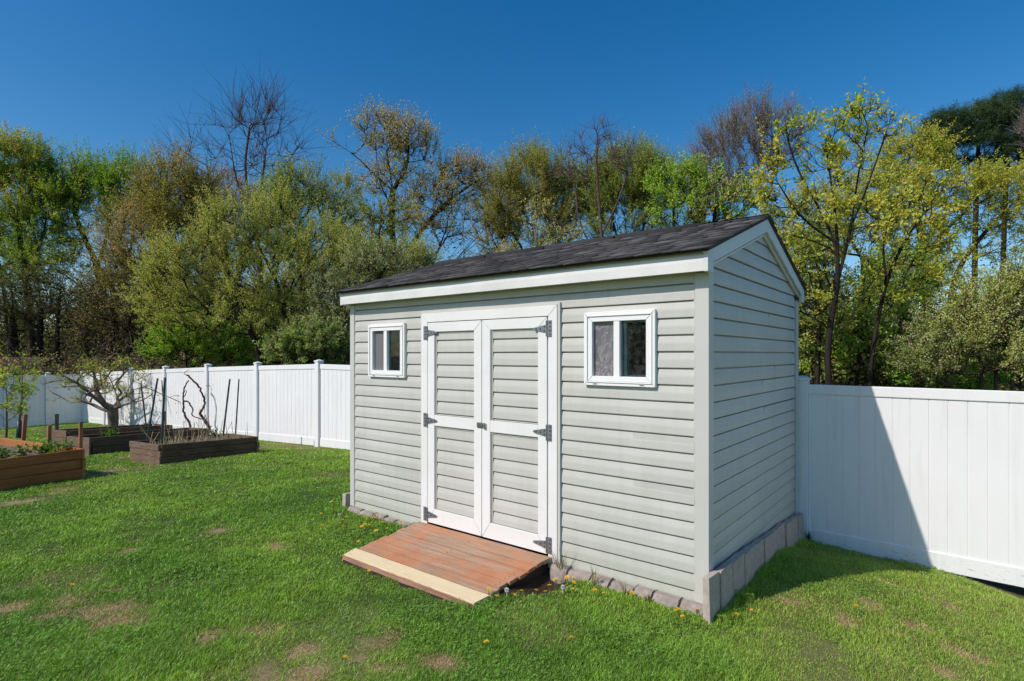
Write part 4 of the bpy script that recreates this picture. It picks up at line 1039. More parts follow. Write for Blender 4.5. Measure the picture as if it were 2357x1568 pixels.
tree('green_shrub', 'bright green shrub just over the fence, left foot of the great pale shrub', 17, [(430,830),(425,800)], [(420,770,60,45,2),(490,795,70,45,2),(570,805,60,40,1.4),(380,800,40,35,1)], 150, 108, cat='shrub', group='shrubs beyond the fence',
     rb=.05, step=.2, twigs=5, twig_len=.45, leaves=13, leaf=.062, pal=((.15,.24,.03,3),(.11,.18,.028,2),(.21,.25,.05,1)), upw=.4, leafcl=.2)
tree('silver_shrub', 'shaded silvery leaved shrub behind the left corner of the shed', 12.5, [(790,830),(780,740),(770,690)], [(770,690,50,60,1.6),(790,770,55,70,2.4),(720,790,60,50,1.2),(840,640,50,50,1.6),(880,620,60,40,1.2)], 170, 109, cat='shrub', group='shrubs beyond the fence',
     rb=.07, step=.25, twigs=5, twig_len=.42, leaves=12, leaf=.05, lw=.4, pal=((.19,.21,.11,2),(.085,.10,.042,3),(.29,.30,.17,1.4)), upw=.5, leafcl=.2)
tree('green_shrub', 'dark green shrub between the pale shrub and the shed, above the fence', 11.8, [(700,835),(690,800)], [(680,805,50,32,2),(740,800,50,40,2),(800,810,40,40,1)], 110, 110, cat='shrub', group='shrubs beyond the fence',
     rb=.05, step=.2, twigs=5, twig_len=.34, leaves=12, leaf=.056, pal=((.15,.19,.06,3),(.075,.10,.032,2),(.23,.25,.11,1.5)), leafcl=.3)
# centre
tree('gnarled_tree', 'tall gnarled tree with crooked dark limbs and tan leaf tufts, centre', 27, [(915,780),(912,620),(900,520),(905,440),(890,350)],
     [(880,310,55,45,2),(935,320,50,42,1.8),(985,350,28,30,.6),(905,390,60,45,1),(1050,420,58,52,2.2),(1085,405,45,42,1.2),(1000,440,45,50,1.2),(960,500,65,55,1.3),(1000,490,60,50,1),(850,420,35,40,.6),(930,430,45,50,.9),(1040,500,60,60,.8)], 190, 111, bark='barkdark', twig='barkbrown',
     more=[[(905,440),(860,400),(815,355),(765,325)],[(912,560),(860,500),(800,470),(755,425)],[(912,620),(990,500),(1060,440),(1110,410)],[(905,440),(940,380),(940,320)],[(912,640),(1010,590),(1060,470)],['g',(960,780),(985,640),(1030,520)],['g',(870,780),(840,640),(790,560),(775,500)],[(815,355),(840,330),(845,318)],[(912,680),(1000,640),(1080,590)],[(905,480),(870,420),(865,330)]],
     rb=.36, rt=.011, step=.4, twigs=7, twig_len=1.0, twig_r=.008, leaves=5, leaf=.09, pal=((.37,.305,.14,3),(.25,.21,.08,2),(.17,.19,.05,1.2)), inner=.9, wob=.12, leafcl=.1, upw=.4)
tree('leafy_tree', 'green and tan tufted tree with a thick trunk just below the gnarled crown', 24, [(880,790),(878,650),(868,560)], [(850,540,38,60,2),(905,500,60,28,1.2),(790,450,48,30,1),(800,560,50,45,1.2),(850,620,60,50,1.6),(930,600,50,50,.7)], 110, 112,
     rb=.22, step=.4, twigs=6, twig_len=.8, leaves=12, leaf=.075, pal=((.21,.22,.05,3),(.13,.18,.03,2),(.29,.23,.10,1)), droop=.3, inner=.4, leafcl=.1)
tree('pale_willow', 'pale green shrub peeping over the left end of the shed roof', 15, [(900,800),(890,680),(880,640)], [(870,630,60,40,2),(940,610,50,35,1.2),(820,600,40,50,1)], 110, 113, rb=.07, step=.25, twigs=6, twig_len=.6, leaves=13, leaf=.054, lw=.38, pal=((.26,.27,.09,3),(.19,.21,.06,3),(.33,.33,.15,1)), upw=.8)
tree('round_tree', 'broad rounded olive tree behind the shed roof, left of the reddish bare tree', 32, [(1235,780),(1230,620),(1225,520)],
     [(1225,440,85,68,4),(1160,490,60,65,2.4),(1290,470,55,65,2),(1140,560,45,60,1),(1240,540,90,50,1.6)], 250, 114, bark='barkbrown', twig='twigolive', more=[[(1230,620),(1170,520),(1150,450)],[(1230,620),(1280,520),(1300,440)],['g',(1180,790),(1165,620),(1130,540)]],
     rb=.2, step=.5, twigs=9, twig_len=1.45, twig_r=.008, leaves=14, leaf=.085, pal=((.19,.20,.042,3),(.145,.15,.036,2),(.24,.22,.075,1),(.30,.22,.12,.5)), upw=.8, spread=.6, inner=.6)
tree('bare_tree', 'bare reddish tree with crooked twigs rising above the shed roof, centre right', 26, [(1395,790),(1388,600),(1380,480),(1372,380),(1375,310)],
     [(1380,340,55,45,2),(1330,370,45,50,1.5),(1440,360,35,40,1.2),(1390,300,25,25,.6),(1310,400,30,25,.5)], 50, 115, bark='twigred', twig='twigred', more=[[(1388,600),(1330,520),(1325,420),(1300,370)],[(1385,540),(1430,450),(1450,370)],[(1380,480),(1340,400)]],
     rb=.16, rt=.012, step=.35, twigs=4, twig_len=1.0, twig_r=.008, leaves=1, leaf=.06, pal=((.2,.14,.09,1),), inner=1.0, wob=.16, upw=.3, shell=.3)
tree('round_tree', 'rounded green olive tree behind the shed roof, right of the reddish bare tree', 31, [(1455,780),(1450,620),(1440,520)],
     [(1440,430,75,68,4),(1500,450,40,65,2),(1380,460,50,55,1.6),(1450,530,90,50,1.6)], 210, 116, bark='barkbrown', twig='twigolive', more=[[(1450,620),(1410,520),(1400,430)],[(1450,620),(1490,500),(1490,430)]],
     rb=.18, step=.5, twigs=9, twig_len=1.45, twig_r=.008, leaves=14, leaf=.085, pal=((.165,.205,.038,3),(.12,.145,.033,2),(.22,.23,.06,1)), upw=.8, spread=.6, inner=.6)
tree('slim_sapling', 'thin pale stemmed sapling thicket just behind the shed roof with few leaves', 14, [(1250,780),(1245,620),(1230,520)], [(1240,520,30,50,1),(1290,560,60,30,1),(1200,590,50,25,1)], 34, 117, bark='barkgrey', twig='barkgrey', more=[['g',(1290,780),(1290,620),(1330,470)],['g',(1215,780),(1200,650),(1190,560)],['g',(1310,780),(1300,640),(1260,470)]],
     rb=.03, rt=.006, step=.25, twigs=3, twig_len=.4, leaves=5, leaf=.06, pal=((.33,.28,.11,2),(.2,.23,.06,1)), inner=.4)
tree('leafy_tree', 'fresh lime green young tree above the middle of the shed roof', 13, [(1560,780),(1555,600),(1550,480)], [(1540,440,40,50,2),(1585,430,35,45,2),(1570,500,60,40,2),(1640,450,45,50,2),(1690,480,45,50,1.6),(1640,520,60,30,1.5)], 110, 118, more=[['g',(1640,780),(1640,600),(1645,470)],['g',(1700,780),(1690,600),(1690,500)]],
     rb=.06, step=.25, twigs=5, twig_len=.46, leaves=9, leaf=.062, pal=((.18,.26,.03,3),(.13,.20,.028,2),(.25,.28,.06,1.4),(.34,.28,.13,.9)), upw=.7, leafcl=.25)
tree('bare_tree', 'wide bare grey tree with hazy fine twigs behind the yellow maple', 29, [(1720,780),(1715,600),(1710,480)], [(1700,370,90,90,4),(1650,400,60,80,2),(1780,330,60,75,2),(1720,290,55,40,1)], 260, 119, bark='twiggrey', twig='twiggrey',
     more=[[(1715,600),(1660,480),(1640,400)],[(1715,600),(1770,460),(1785,360)]], rb=.2, rt=.010, step=.5, twigs=8, twig_len=1.3, twig_r=.0075, leaves=2, leaf=.06, pal=((.24,.19,.13,1),), upw=.8, spread=.55, inner=1.2)
# the yellow maple by the right fence
tree('yellow_maple', 'yellow flowering maple with dark trunk beside the gable end of the shed', 8.6, [(1907,880),(1905,780),(1930,640),(1925,560),(1880,470)],
     [(1795,335,32,60,1),(1785,430,50,60,1.2),(1885,335,45,70,1.6),(1960,282,35,42,1),(2008,282,35,42,1.1),(2048,300,25,35,.6),(1960,390,60,65,1.5),(1840,520,80,65,2),(2060,500,85,70,2.6),(2140,440,50,50,1.6),(2170,510,45,50,1.2),(1990,520,80,70,1.8),(1900,430,60,55,1.3),(1780,620,60,60,1),(1860,680,60,60,.8),(2050,640,70,60,1),(2150,600,50,60,.8)], 170, 120,
     more=[[(1930,640),(1960,520),(1975,400),(1998,290)],[(1930,640),(1925,500),(1900,330)],[(1880,470),(1830,380),(1805,290)],['g',(2000,890,.3),(2010,790,.3),(2040,640,.3),(2090,540,.3),(2160,440,.3)],[(2040,640),(2030,560),(2060,470)],[(1925,560),(1840,500),(1790,420)],[(1960,520),(2000,420),(2045,290)],[(1905,800),(1960,730),(2010,640),(2080,560)]],
     rb=.075, rt=.0050, step=.22, twigs=4, twig_len=.26, twig_r=.0035, leaves=3.9, leaf=.074, lw=.42, pal=((.31,.305,.055,4),(.31,.285,.04,3),(.21,.24,.03,2)), leafcl=.45, upw=.5, inner=.25, upb=.2, droop=.1)
tree('leafy_tree', 'fresh green understorey tree below the yellow maple, behind the shed corner', 10.5, [(1880,880),(1885,740),(1890,650)], [(1860,640,60,80,2),(1900,760,80,80,2.4),(2000,720,80,80,1.6),(2060,640,60,70,1.5),(1880,560,60,50,1),(2000,820,90,50,1.2)], 180, 121, more=[['g',(1970,880),(1985,740),(2010,650)],['g',(2060,880),(2070,760),(2080,640)],['g',(1930,880),(1960,780),(2000,720)],['g',(2020,880),(1990,800),(1930,740)]],
     rb=.08, step=.25, twigs=5, twig_len=.42, leaves=7, leaf=.058, pal=((.17,.24,.03,3),(.12,.19,.028,2),(.25,.25,.055,2),(.06,.09,.022,1)), leafcl=.3, inner=.6)
tree('leafy_tree', 'tall yellow green tree between the yellow maple and the dark pine', 20, [(2130,790),(2125,600),(2110,480)], [(2090,375,55,55,2),(2145,350,45,40,1.4),(2000,420,70,80,1.4),(2120,430,75,70,2),(2230,442,75,42,2.2),(2310,440,65,40,2.2),(2270,490,80,40,1.6),(2350,430,40,40,1),(2230,570,55,50,.7),(2330,560,50,60,.8),(2190,650,50,50,.6)], 200, 122,
     more=[[(2125,600),(2200,500),(2300,440)],[(2110,480),(2095,420),(2090,370)],['g',(2180,790),(2190,640),(2260,540),(2340,460)]], rb=.18, step=.4, twigs=6, twig_len=.75, leaves=11, leaf=.075, pal=((.26,.26,.035,3),(.19,.215,.03,2),(.32,.30,.06,1)), leafcl=.2, inner=.5, bark='barkdark')
tree('leafy_tree', 'dense olive yellow tree filling in close behind the yellow maple', 14, [(1990,860),(1990,700),(1985,600)],
     [(1900,520,80,70,2),(2010,470,80,70,2.4),(2090,540,70,70,2),(1960,620,100,70,2),(2070,660,80,70,1.8),(1850,620,60,80,1.4),(1800,500,50,70,1),(2130,620,50,60,1)], 200, 130, more=[['g',(1900,860),(1900,700),(1880,600)],['g',(2080,860),(2080,740),(2090,640)]],
     rb=.12, step=.3, twigs=6, twig_len=.55, leaves=9, leaf=.062, pal=((.27,.265,.04,3),(.20,.22,.034,2),(.31,.28,.06,1.2),(.11,.14,.028,1)), leafcl=.2, inner=.5)
tree('pine_tree', 'dark green pine towering over the right edge, with bare trunks below', 31, [(2245,800),(2243,650),(2245,520),(2250,380),(2255,260)], [(2185,315,60,45,2),(2300,250,45,25,1),(2260,292,65,42,2.4),(2335,296,65,50,2.4),(2250,350,95,42,2.4),(2340,370,65,50,2),(2175,300,35,35,1)], 260, 123, bark='barkdark', twig='barkdark',
     more=[['g',(2310,800),(2308,640),(2312,500),(2320,300)]], rb=.21, step=.5, twigs=7, twig_len=.7, leaves=24, leaf=.17, lw=.11, pal=((.018,.038,.016,3),(.026,.052,.02,2),(.045,.07,.026,1)), upw=.5, inner=.3, plw=.1)
tree('bare_tree', 'leafless grey brown tree at the far right edge beside the pine', 28, [(2380,790),(2375,600),(2365,450)], [(2390,300,35,55,2),(2410,380,50,80,2)], 60, 124, bark='barkbrown', twig='twiggrey', rb=.16, step=.5, twigs=7, twig_len=1., twig_r=.008, leaves=1, leaf=.06, pal=((.19,.15,.09,1),), upw=.7, inner=1)
tree('pale_willow', 'pale variegated shrub over the right fence at the photo\'s right edge', 8.3, [(2260,890),(2255,830),(2250,780)], [(2190,790,60,50,1.6),(2270,740,60,50,2.2),(2340,690,50,60,2),(2260,830,110,40,2),(2140,845,50,35,1.2),(2350,790,50,70,1.6),(2220,730,30,35,.6),(2300,690,30,30,.6)], 260, 125, cat='shrub', group='shrubs beyond the fence', more=[['g',(2330,890),(2330,800),(2340,720)],['g',(2180,890),(2180,820),(2180,780)],['g',(2290,890),(2300,800),(2270,720)]],
     rb=.06, step=.18, twigs=5, twig_len=.42, leaves=10, leaf=.036, lw=.45, pal=((.30,.32,.11,3),(.25,.29,.07,3),(.31,.32,.16,1.6),(.13,.17,.04,1)), upw=.8, spread=.8, inner=.4, leafcl=.2, bark='barkbrown', twig='barkbrown')
tree('green_shrub', 'bright green shrub at the very right edge above the fence', 9.6, [(2350,890),(2345,840)], [(2350,840,40,40,2),(2130,860,60,30,1),(2250,870,60,30,1)], 70, 126, cat='shrub', group='shrubs beyond the fence', rb=.04, step=.2, twigs=5, twig_len=.3, leaves=12, leaf=.05, pal=((.14,.25,.03,3),(.10,.18,.025,2)))
# shaded undergrowth at the left
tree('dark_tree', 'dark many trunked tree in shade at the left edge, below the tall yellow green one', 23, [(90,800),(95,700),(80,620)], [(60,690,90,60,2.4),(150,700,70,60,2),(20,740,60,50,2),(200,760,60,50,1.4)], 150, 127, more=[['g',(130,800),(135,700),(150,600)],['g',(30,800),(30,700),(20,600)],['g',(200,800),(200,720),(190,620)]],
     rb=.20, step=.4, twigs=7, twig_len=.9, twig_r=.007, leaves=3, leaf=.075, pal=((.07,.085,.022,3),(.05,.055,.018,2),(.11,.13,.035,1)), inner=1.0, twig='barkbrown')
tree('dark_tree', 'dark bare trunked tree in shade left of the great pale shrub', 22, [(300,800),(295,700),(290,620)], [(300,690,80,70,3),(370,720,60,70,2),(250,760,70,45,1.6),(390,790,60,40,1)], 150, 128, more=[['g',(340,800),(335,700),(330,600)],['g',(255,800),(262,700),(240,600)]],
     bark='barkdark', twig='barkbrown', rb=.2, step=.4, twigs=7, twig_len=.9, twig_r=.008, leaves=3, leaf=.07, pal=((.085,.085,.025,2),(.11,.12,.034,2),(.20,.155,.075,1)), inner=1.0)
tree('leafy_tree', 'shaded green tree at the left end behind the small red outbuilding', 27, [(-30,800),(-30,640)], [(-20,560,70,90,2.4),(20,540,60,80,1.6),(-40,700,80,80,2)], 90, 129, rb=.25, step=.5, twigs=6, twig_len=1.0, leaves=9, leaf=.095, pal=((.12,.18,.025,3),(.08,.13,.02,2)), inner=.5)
# a mass of thicket that fills the foot of the wood
def thicket(name, label, cat, spans, n, seed, tw, pal, leaves, leaf, h0, twig_r=.006, grp=None):
    rng = np.random.default_rng(seed); A = []; B = []; Cc = []
    for (x0, x1, d0, d1, hh, wt) in spans:
        m = int(n*wt); px = rng.uniform(x0, x1, m); dd = rng.uniform(d0, d1, m)
        for a, b in zip(px, dd):
            p = at(a, 900, b); z = gz(p[0], p[1]); top = hh*rng.uniform(.35, 1)*(.6+.8*float(fbm([a*.012], [b*.3], seed, 3)[0]))
            q = np.array([p[0], p[1], z-.05]); az = rng.uniform(0, 6.28); ln = rng.uniform(.1, .9)
            v = np.array([math.cos(az)*ln, math.sin(az)*ln, 1.0])*top
            s1 = q + v*.55; s2 = q + v*np.array([1.5, 1.5, .95]) + rng.normal(size=3)*.1*top; s3 = s2 + np.array([v[0], v[1], -rng.uniform(-.1, .5)*top])*.5
            A += [q, s1, s2]; B += [s1, s2, s3]
    A = np.array(A); B = np.array(B); m = len(A); r0 = np.full(m, twig_r)*rng.uniform(.6, 1.8, m)
    V, F = tubes_np(A, B, r0*1.2, r0*.7, 3, rng)
    o = thing(name, tuple(A[0]), label, cat, grp); o['kind'] = 'stuff'
    np_mesh('stems', V, [F], tw, o)
    nl = int(m*leaves); ti = rng.integers(0, m, nl)
    p = A[ti]+(B-A)[ti]*rng.random((nl, 1)) + rng.normal(size=(nl, 3))*leaf
    pc = np.array([q[:3] for q in pal]); pw = np.array([q[3] for q in pal]); pw = pw/pw.sum()
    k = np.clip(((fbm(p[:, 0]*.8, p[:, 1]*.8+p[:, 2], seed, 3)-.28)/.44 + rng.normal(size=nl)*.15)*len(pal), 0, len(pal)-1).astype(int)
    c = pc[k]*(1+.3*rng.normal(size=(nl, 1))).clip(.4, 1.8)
    V, F = leaf_mesh(p, rng.normal(size=(nl, 3)), leaf*rng.uniform(.6, 1.4, nl), .5, rng)
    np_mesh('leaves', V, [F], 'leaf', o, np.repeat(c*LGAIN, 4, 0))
thicket('bramble_thicket', 'tangled brown bramble thicket along the far side of the left fence', 'thicket', [(70,440,19,23,2.4,.6),(420,900,14.5,18,1.6,.3),(150,420,19,21,1.9,.4)], 3000, 201, 'twigred', ((.22,.17,.085,3),(.12,.13,.035,3),(.18,.21,.045,2)), 5, .055, 1)
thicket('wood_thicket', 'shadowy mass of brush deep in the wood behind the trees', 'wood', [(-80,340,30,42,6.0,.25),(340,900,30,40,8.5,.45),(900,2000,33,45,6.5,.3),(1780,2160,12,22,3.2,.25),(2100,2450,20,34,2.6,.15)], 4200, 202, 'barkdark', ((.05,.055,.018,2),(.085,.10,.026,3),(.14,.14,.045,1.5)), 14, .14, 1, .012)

thicket('woods', 'line of trees across the yard behind the viewer, seen only in the window glass', 'wood', [(3300,7500,-38,-22,8.5,1)], 1500, 203, 'barkdark', ((.05,.055,.018,2),(.085,.10,.026,3)), 16, .26, 1, .03)
# small red outbuilding half hidden behind the far left fence
rb_ = at(62, 817, 20.5); bz = gz(rb_[0], rb_[1])
ob = thing('outbuilding', (rb_[0], rb_[1], bz), 'small dark red outbuilding showing over the far left fence', 'outbuilding')
u = np.array([CY_, SY_, 0]); v = np.array([-SY_, CY_, 0])
def OB(a, b, z): return tuple(np.array([rb_[0], rb_[1], 0]) + u*a + v*b + np.array([0, 0, z]))
mb = MB(); mb.hexa([OB(-2.2,0,bz-.3),OB(-.05,0,bz-.3),OB(-.05,2.6,bz-.3),OB(-2.2,2.6,bz-.3),OB(-2.2,0,1.05),OB(-.05,0,1.05),OB(-.05,2.6,1.05),OB(-2.2,2.6,1.05)])
mb.add([OB(-.05,0,1.05),OB(-.05,2.6,1.05),OB(-.05,1.3,1.45),OB(-2.2,0,1.05),OB(-2.2,2.6,1.05),OB(-2.2,1.3,1.45)], [(0,1,2),(5,4,3)]); mb.build('wall', 'redwall', ob)
mb = MB()
for s in (0, 1):
    e, f = (-.2, 1.3) if s == 0 else (2.8, 1.3)
    mb.hexa([OB(-2.35,e,1.0),OB(.08,e,1.0),OB(.08,f,1.47),OB(-2.35,f,1.47),OB(-2.35,e,1.05),OB(.08,e,1.05),OB(.08,f,1.52),OB(-2.35,f,1.52)])
mb.build('roof', 'redroof', ob)

# ------------------------------------------------------------------ garden plants in front of the fence
k6 = .26786/1.06067; Z6 = lambda pts, d: [at(x*k6, (820+y*.26786)/1.06067, d + (q[0] if q else 0)) for x, y, *q in pts]
Z7 = lambda pts, d: [at((250+x*.26786)/1.06067, (820+y*.26786)/1.06067, d + (q[0] if q else 0)) for x, y, *q in pts]
LSIZE = 1
RB, DENS, LDENS, LGAIN = 1, 1, 1.1, 1.9
def fruit_tree():
    rng = np.random.default_rng(301); d = 15.2
    p0 = Z6([(1030, 830)], d)[0]; base = np.array([p0[0], p0[1], gz(p0[0], p0[1])-.05])
    polys = [[base]+Z6([(1032,760),(1025,665)], d), Z6([(1025,665),(950,625,-.1),(870,570,-.3),(790,500,-.4),(700,425,-.6),(590,372,-.8),(450,348,-1),(330,335,-1.1),(250,345,-1.2)], d), Z6([(1000,690),(930,670,.2),(860,635,.3),(770,590,.4),(640,560,.5)], d),
      Z6([(1035,650),(1080,595,.1),(1160,540,.2),(1260,465,.3),(1350,365,.5),(1440,262,.6)], d), Z6([(1060,660),(1120,632,-.2),(1200,612,-.4),(1290,590,-.6)], d), Z6([(1105,635),(1070,560),(1030,450,.1),(1000,385,.2)], d),
      Z6([(895,585),(875,500,-.1),(868,420,-.2),(858,350,-.2),(905,320,-.1),(960,260,0),(985,205,.1),(1070,150,.2)], d), Z6([(720,440),(600,400,-.3),(490,415,-.5),(400,440,-.6)], d), Z6([(1350,365),(1480,345,.3),(1580,320,.2),(1665,318,.1)], d),
      Z6([(1130,560),(1060,430,.3),(1130,340,.4),(1240,255,.5)], d), Z6([(590,372),(500,300,-.8),(420,290,-1)], d), Z6([(880,500),(960,480,-.3),(1060,475,-.5)], d), Z6([(985,205),(1100,210,.1),(1330,215,.2)], d), Z6([(780,590),(650,610,.2),(560,560,.3),(480,520,.2)], d), Z6([(868,420),(950,400,-.2),(1000,340,-.3)], d)]
    plant('fruit_tree', 'low spreading gnarled fruit tree with sparse new leaves in front of the left fence', 'tree', None, polys, [((base[0],base[1],base[2]+1.35),(1.9,1.2,.5),1)], 50, rng, 'barkgrey', 'barkgrey', rt=.013, rb=.125, step=.16, twigs=4, twig_len=.36, twig_r=.0045,
          leaves=8, leaf=.058, lw=.42, pal=((.21,.23,.045,3),(.15,.17,.035,2),(.27,.25,.07,1)), inner=.9, shell=.2, wob=.10, leafcl=.1, upw=.35)
fruit_tree()
def sapling(label, top, stems, seed, d, leaves):
    rng = np.random.default_rng(seed); p = Z6([top[0]], d)[0]; base = np.array([p[0], p[1], gz(p[0], p[1])-.03])
    polys = [[base]+Z6(top, d)] + [Z6(s, d) for s in stems]
    pts = [q for s in polys for q in s[1:]]; c = np.mean(pts, 0)
    return plant('sapling', label, 'sapling', 'young trees by the orange bed', polys, [(c+np.array([0,0,.1]), (.35,.35,.6), 1)], 13, rng, 'barkgrey', 'barkgrey', rt=.005, rb=.028, step=.14, twigs=4, twig_len=.28, twig_r=.003, leaves=leaves, leaf=.085, lw=.5, pal=((.17,.22,.035,3),(.12,.18,.03,2),(.24,.25,.06,1)), inner=.8, upw=.6)
sapling('bright leaved young sapling at the left edge, left of the other sapling', [(58,900),(60,720),(62,560),(50,420),(40,290),(30,240)], [[(60,780),(20,740),(-10,700)],[(62,780),(120,740),(170,700)],[(62,560),(110,480),(130,400)]], 311, 13.6, 6)
sapling('young sapling with a dark guard round its foot, right of the other sapling', [(175,905),(178,760),(195,600),(205,480),(205,340),(205,200)], [[(195,600),(250,520),(300,490)],[(190,650),(150,600),(130,590)],[(205,480),(170,400),(180,300)]], 312, 13.3, 5)
p = Z6([(175,905)], 13.3)[0]; mb = MB(); g = gz(p[0], p[1]); mb.tube([(p[0],p[1],g-.03),(p[0]+.005,p[1],g+.2),(p[0]+.01,p[1],g+.42)], [.062,.055,.045], 10)
tag(mb.build('trunk_guard', 'pole', None, 0, True), 'dark plastic guard wrapped round the foot of the right sapling', 'guard')
def vine(label, polys, d, seed):
    rng = np.random.default_rng(seed); mb = MB()
    for pts, r in polys:
        q = Z7(pts, d); fine = []
        for i in range(len(q)-1):
            for t in np.linspace(0, 1, 5)[:-1]:
                a0 = q[max(i-1,0)]; a1, a2 = q[i], q[i+1]; a3 = q[min(i+2,len(q)-1)]
                fine.append(.5*((2*a1)+(-a0+a2)*t+(2*a0-5*a1+4*a2-a3)*t*t+(-a0+3*a1-3*a2+a3)*t**3) + rng.normal(size=3)*.006)
        fine.append(q[-1]); n = len(fine)
        mb.tube(fine, [r*.76*(1-.45*i/n)*rng.uniform(.85, 1.2) for i in range(n)], 7)
    tag(mb.build('bare_vine', 'barkbrown', None, 0, True), label, 'vine', 'twisted bare vine stems')
vine('twisted bare vine stem with a side shoot, left of the two, before the fence', [([(800,860),(800,820),(785,775),(755,730),(738,670),(740,600),(735,540),(750,470),(785,405)], .034), ([(742,595),(775,600),(805,640),(825,680),(818,720),(860,745),(915,762)], .024), ([(740,560),(765,525),(762,490)], .014)], 12.85, 321)
vine('twisted bare vine stem arching up to a thin tip, right of the two', [([(985,875),(970,825),(945,785),(910,740),(890,700),(922,655),(932,590),(910,525),(885,470),(835,415),(770,355)], .040), ([(830,412),(780,370),(745,335),(790,310)], .012), ([(960,800),(940,800),(915,770)], .022)], 12.7, 322)
def clump(name, label, cat, group, p, size, n, pal, seed, leaf=.05):
    rng = np.random.default_rng(seed); q = np.array(p)
    m = 12; az = rng.uniform(0, 6.28, m); el = rng.uniform(.5, 1.4, m)
    d = np.c_[np.cos(az)*np.cos(el), np.sin(az)*np.cos(el), np.sin(el)]*(size*rng.uniform(.7, 1.2, m))[:, None]
    V1, F1 = tubes_np(np.repeat(q[None], m, 0), q+d, np.full(m, .003), np.full(m, .002), 3, rng)
    ti = rng.integers(0, m, n); pp = q + d[ti]*rng.uniform(.5, 1.1, (n, 1)) + rng.normal(size=(n, 3))*size*.18
    pc = np.array([c[:3] for c in pal]); c = pc[rng.integers(0, len(pal), n)]*rng.uniform(.7, 1.35, (n, 1))
    V2, F2 = leaf_mesh(pp, rng.normal(size=(n, 3))+np.array([0, 0, .3]), leaf*rng.uniform(.7, 1.3, n), .65, rng, .7)
    o = np_mesh(name, np.concatenate([V1, V2]), [F1, F2+len(V1)], 'leaf', None, np.concatenate([np.tile([[.08,.10,.03]], (len(V1), 1)), np.repeat(c, 4, 0)]))
    tag(o, label, cat, group)
sp = [(-8.62,-1.95),(-8.42,-1.72),(-8.50,-1.52),(-8.35,-1.36),(-8.75,-1.40),(-8.3,-2.2)]
sl2 = ['strawberry plant at the left edge of the photo in the orange bed', 'large strawberry plant second from the left in the orange bed', 'strawberry plant in the middle of the orange bed', 'strawberry plant nearest the front corner of the orange bed', 'small strawberry plant by the stake at the end board of the orange bed', 'strawberry plant cut off by the left photo edge, nearest']
for i, (a, b) in enumerate(sp[:5]): clump('strawberry_plant', sl2[i], 'strawberry plant', 'strawberry plants in the orange bed', (a, b, .22), .13+.03*(i % 2), 110, ((.10,.20,.03),(.07,.15,.025),(.17,.25,.05)), 400+i, .055)
clump('herb_plant', 'single small bright green plant in the middle dark bed', 'plant', None, (-11.2, .02, .02), .17, 150, ((.12,.23,.04),(.08,.17,.03)), 420, .05)
clump('herb_plant', 'low dark green weed at the left end of the stubble bed', 'plant', None, (-9.05, .18, .14), .10, 60, ((.06,.12,.03),(.09,.16,.04)), 421, .045)
clump('herb_plant', 'bushy green weed at the far end of the stubble bed', 'plant', None, (-9.0, .95, .14), .14, 90, ((.12,.14,.05),(.20,.20,.08)), 422, .045)
def stubble():
    rng = np.random.default_rng(430); n = 520
    s, q = rng.uniform(.08, .92, n), rng.uniform(.12, .95, n); P = [np.array(p) for p in BEDC]
    xy = (P[0]*(1-s[:, None])+P[1]*s[:, None])*(1-q[:, None]) + (P[3]*(1-s[:, None])+P[2]*s[:, None])*q[:, None]
    h = rng.uniform(.04, .13, n); h[:40] = rng.uniform(.2, .42, 40)
    a = np.c_[xy, np.full(n, .11)]; b = a + np.c_[rng.normal(size=n)*.25*h, rng.normal(size=n)*.25*h, h]
    V, F = tubes_np(a, b, np.full(n, .006), np.full(n, .003), 4, rng)
    tag(np_mesh('straw_stubble', V, [F], 'straw'), kind='stuff')
stubble()
def tuft(label, x, y, n, h, seed, group='grass tufts at the foot of the shed', pal=((.22,.24,.09),(.35,.32,.16))):
    rng = np.random.default_rng(seed); z = gz(x, y)
    th = rng.uniform(0, 6.28, n); r = rng.uniform(0, .018, n); hh = h*rng.uniform(.4, 1, n); ln = rng.uniform(.05, .45, n)
    p = np.c_[x+r*np.cos(th), y+r*np.sin(th)*.6, np.full(n, z)]; d = np.c_[np.cos(th)*ln, -np.abs(np.sin(th))*ln, np.ones(n)]
    m = p + d*(hh*.55)[:, None]; t = m + (d*np.array([2.0, 2.0, .8]))*(hh*.45)[:, None]; s = np.c_[-np.sin(th), np.cos(th), 0*th]*.0024
    V = np.stack([p-s, p+s, m+s*.8, m-s*.8, t], 1).reshape(-1, 3); b = np.arange(n)[:, None]*5
    c = np.array(pal)[rng.integers(0, 2, n)]*rng.uniform(.6, 1.2, (n, 1))
    tag(np_mesh('grass_tuft', V, [b+np.array([[0,1,2,3]]), b+np.array([[3,2,4]])], 'blade', None, np.repeat(c, 5, 0)), label, 'grass tuft', group)
tuft('tallest pale grass tuft, growing up beside the right door post', -1.045, -.06, 34, .34, 441)
tuft('thin wispy grass tuft on the pavers under the right window', -.74, -.12, 12, .20, 442)
tuft('wispy grass tuft on the pavers midway between ramp and near shed corner', -.50, -.12, 12, .15, 443)
tuft('small grass tuft among the pavers nearest the shed corner', -.33, -.13, 12, .13, 444)
tuft('brown weedy tuft on the pavers left of the ramp', -3.12, -.13, 22, .14, 445, pal=((.12,.08,.05),(.2,.14,.08)))
tuft('dark grass tuft in shade at the foot of the right fence post', .11, 2.47, 40, .17, 446, pal=((.05,.10,.025),(.08,.14,.04)))

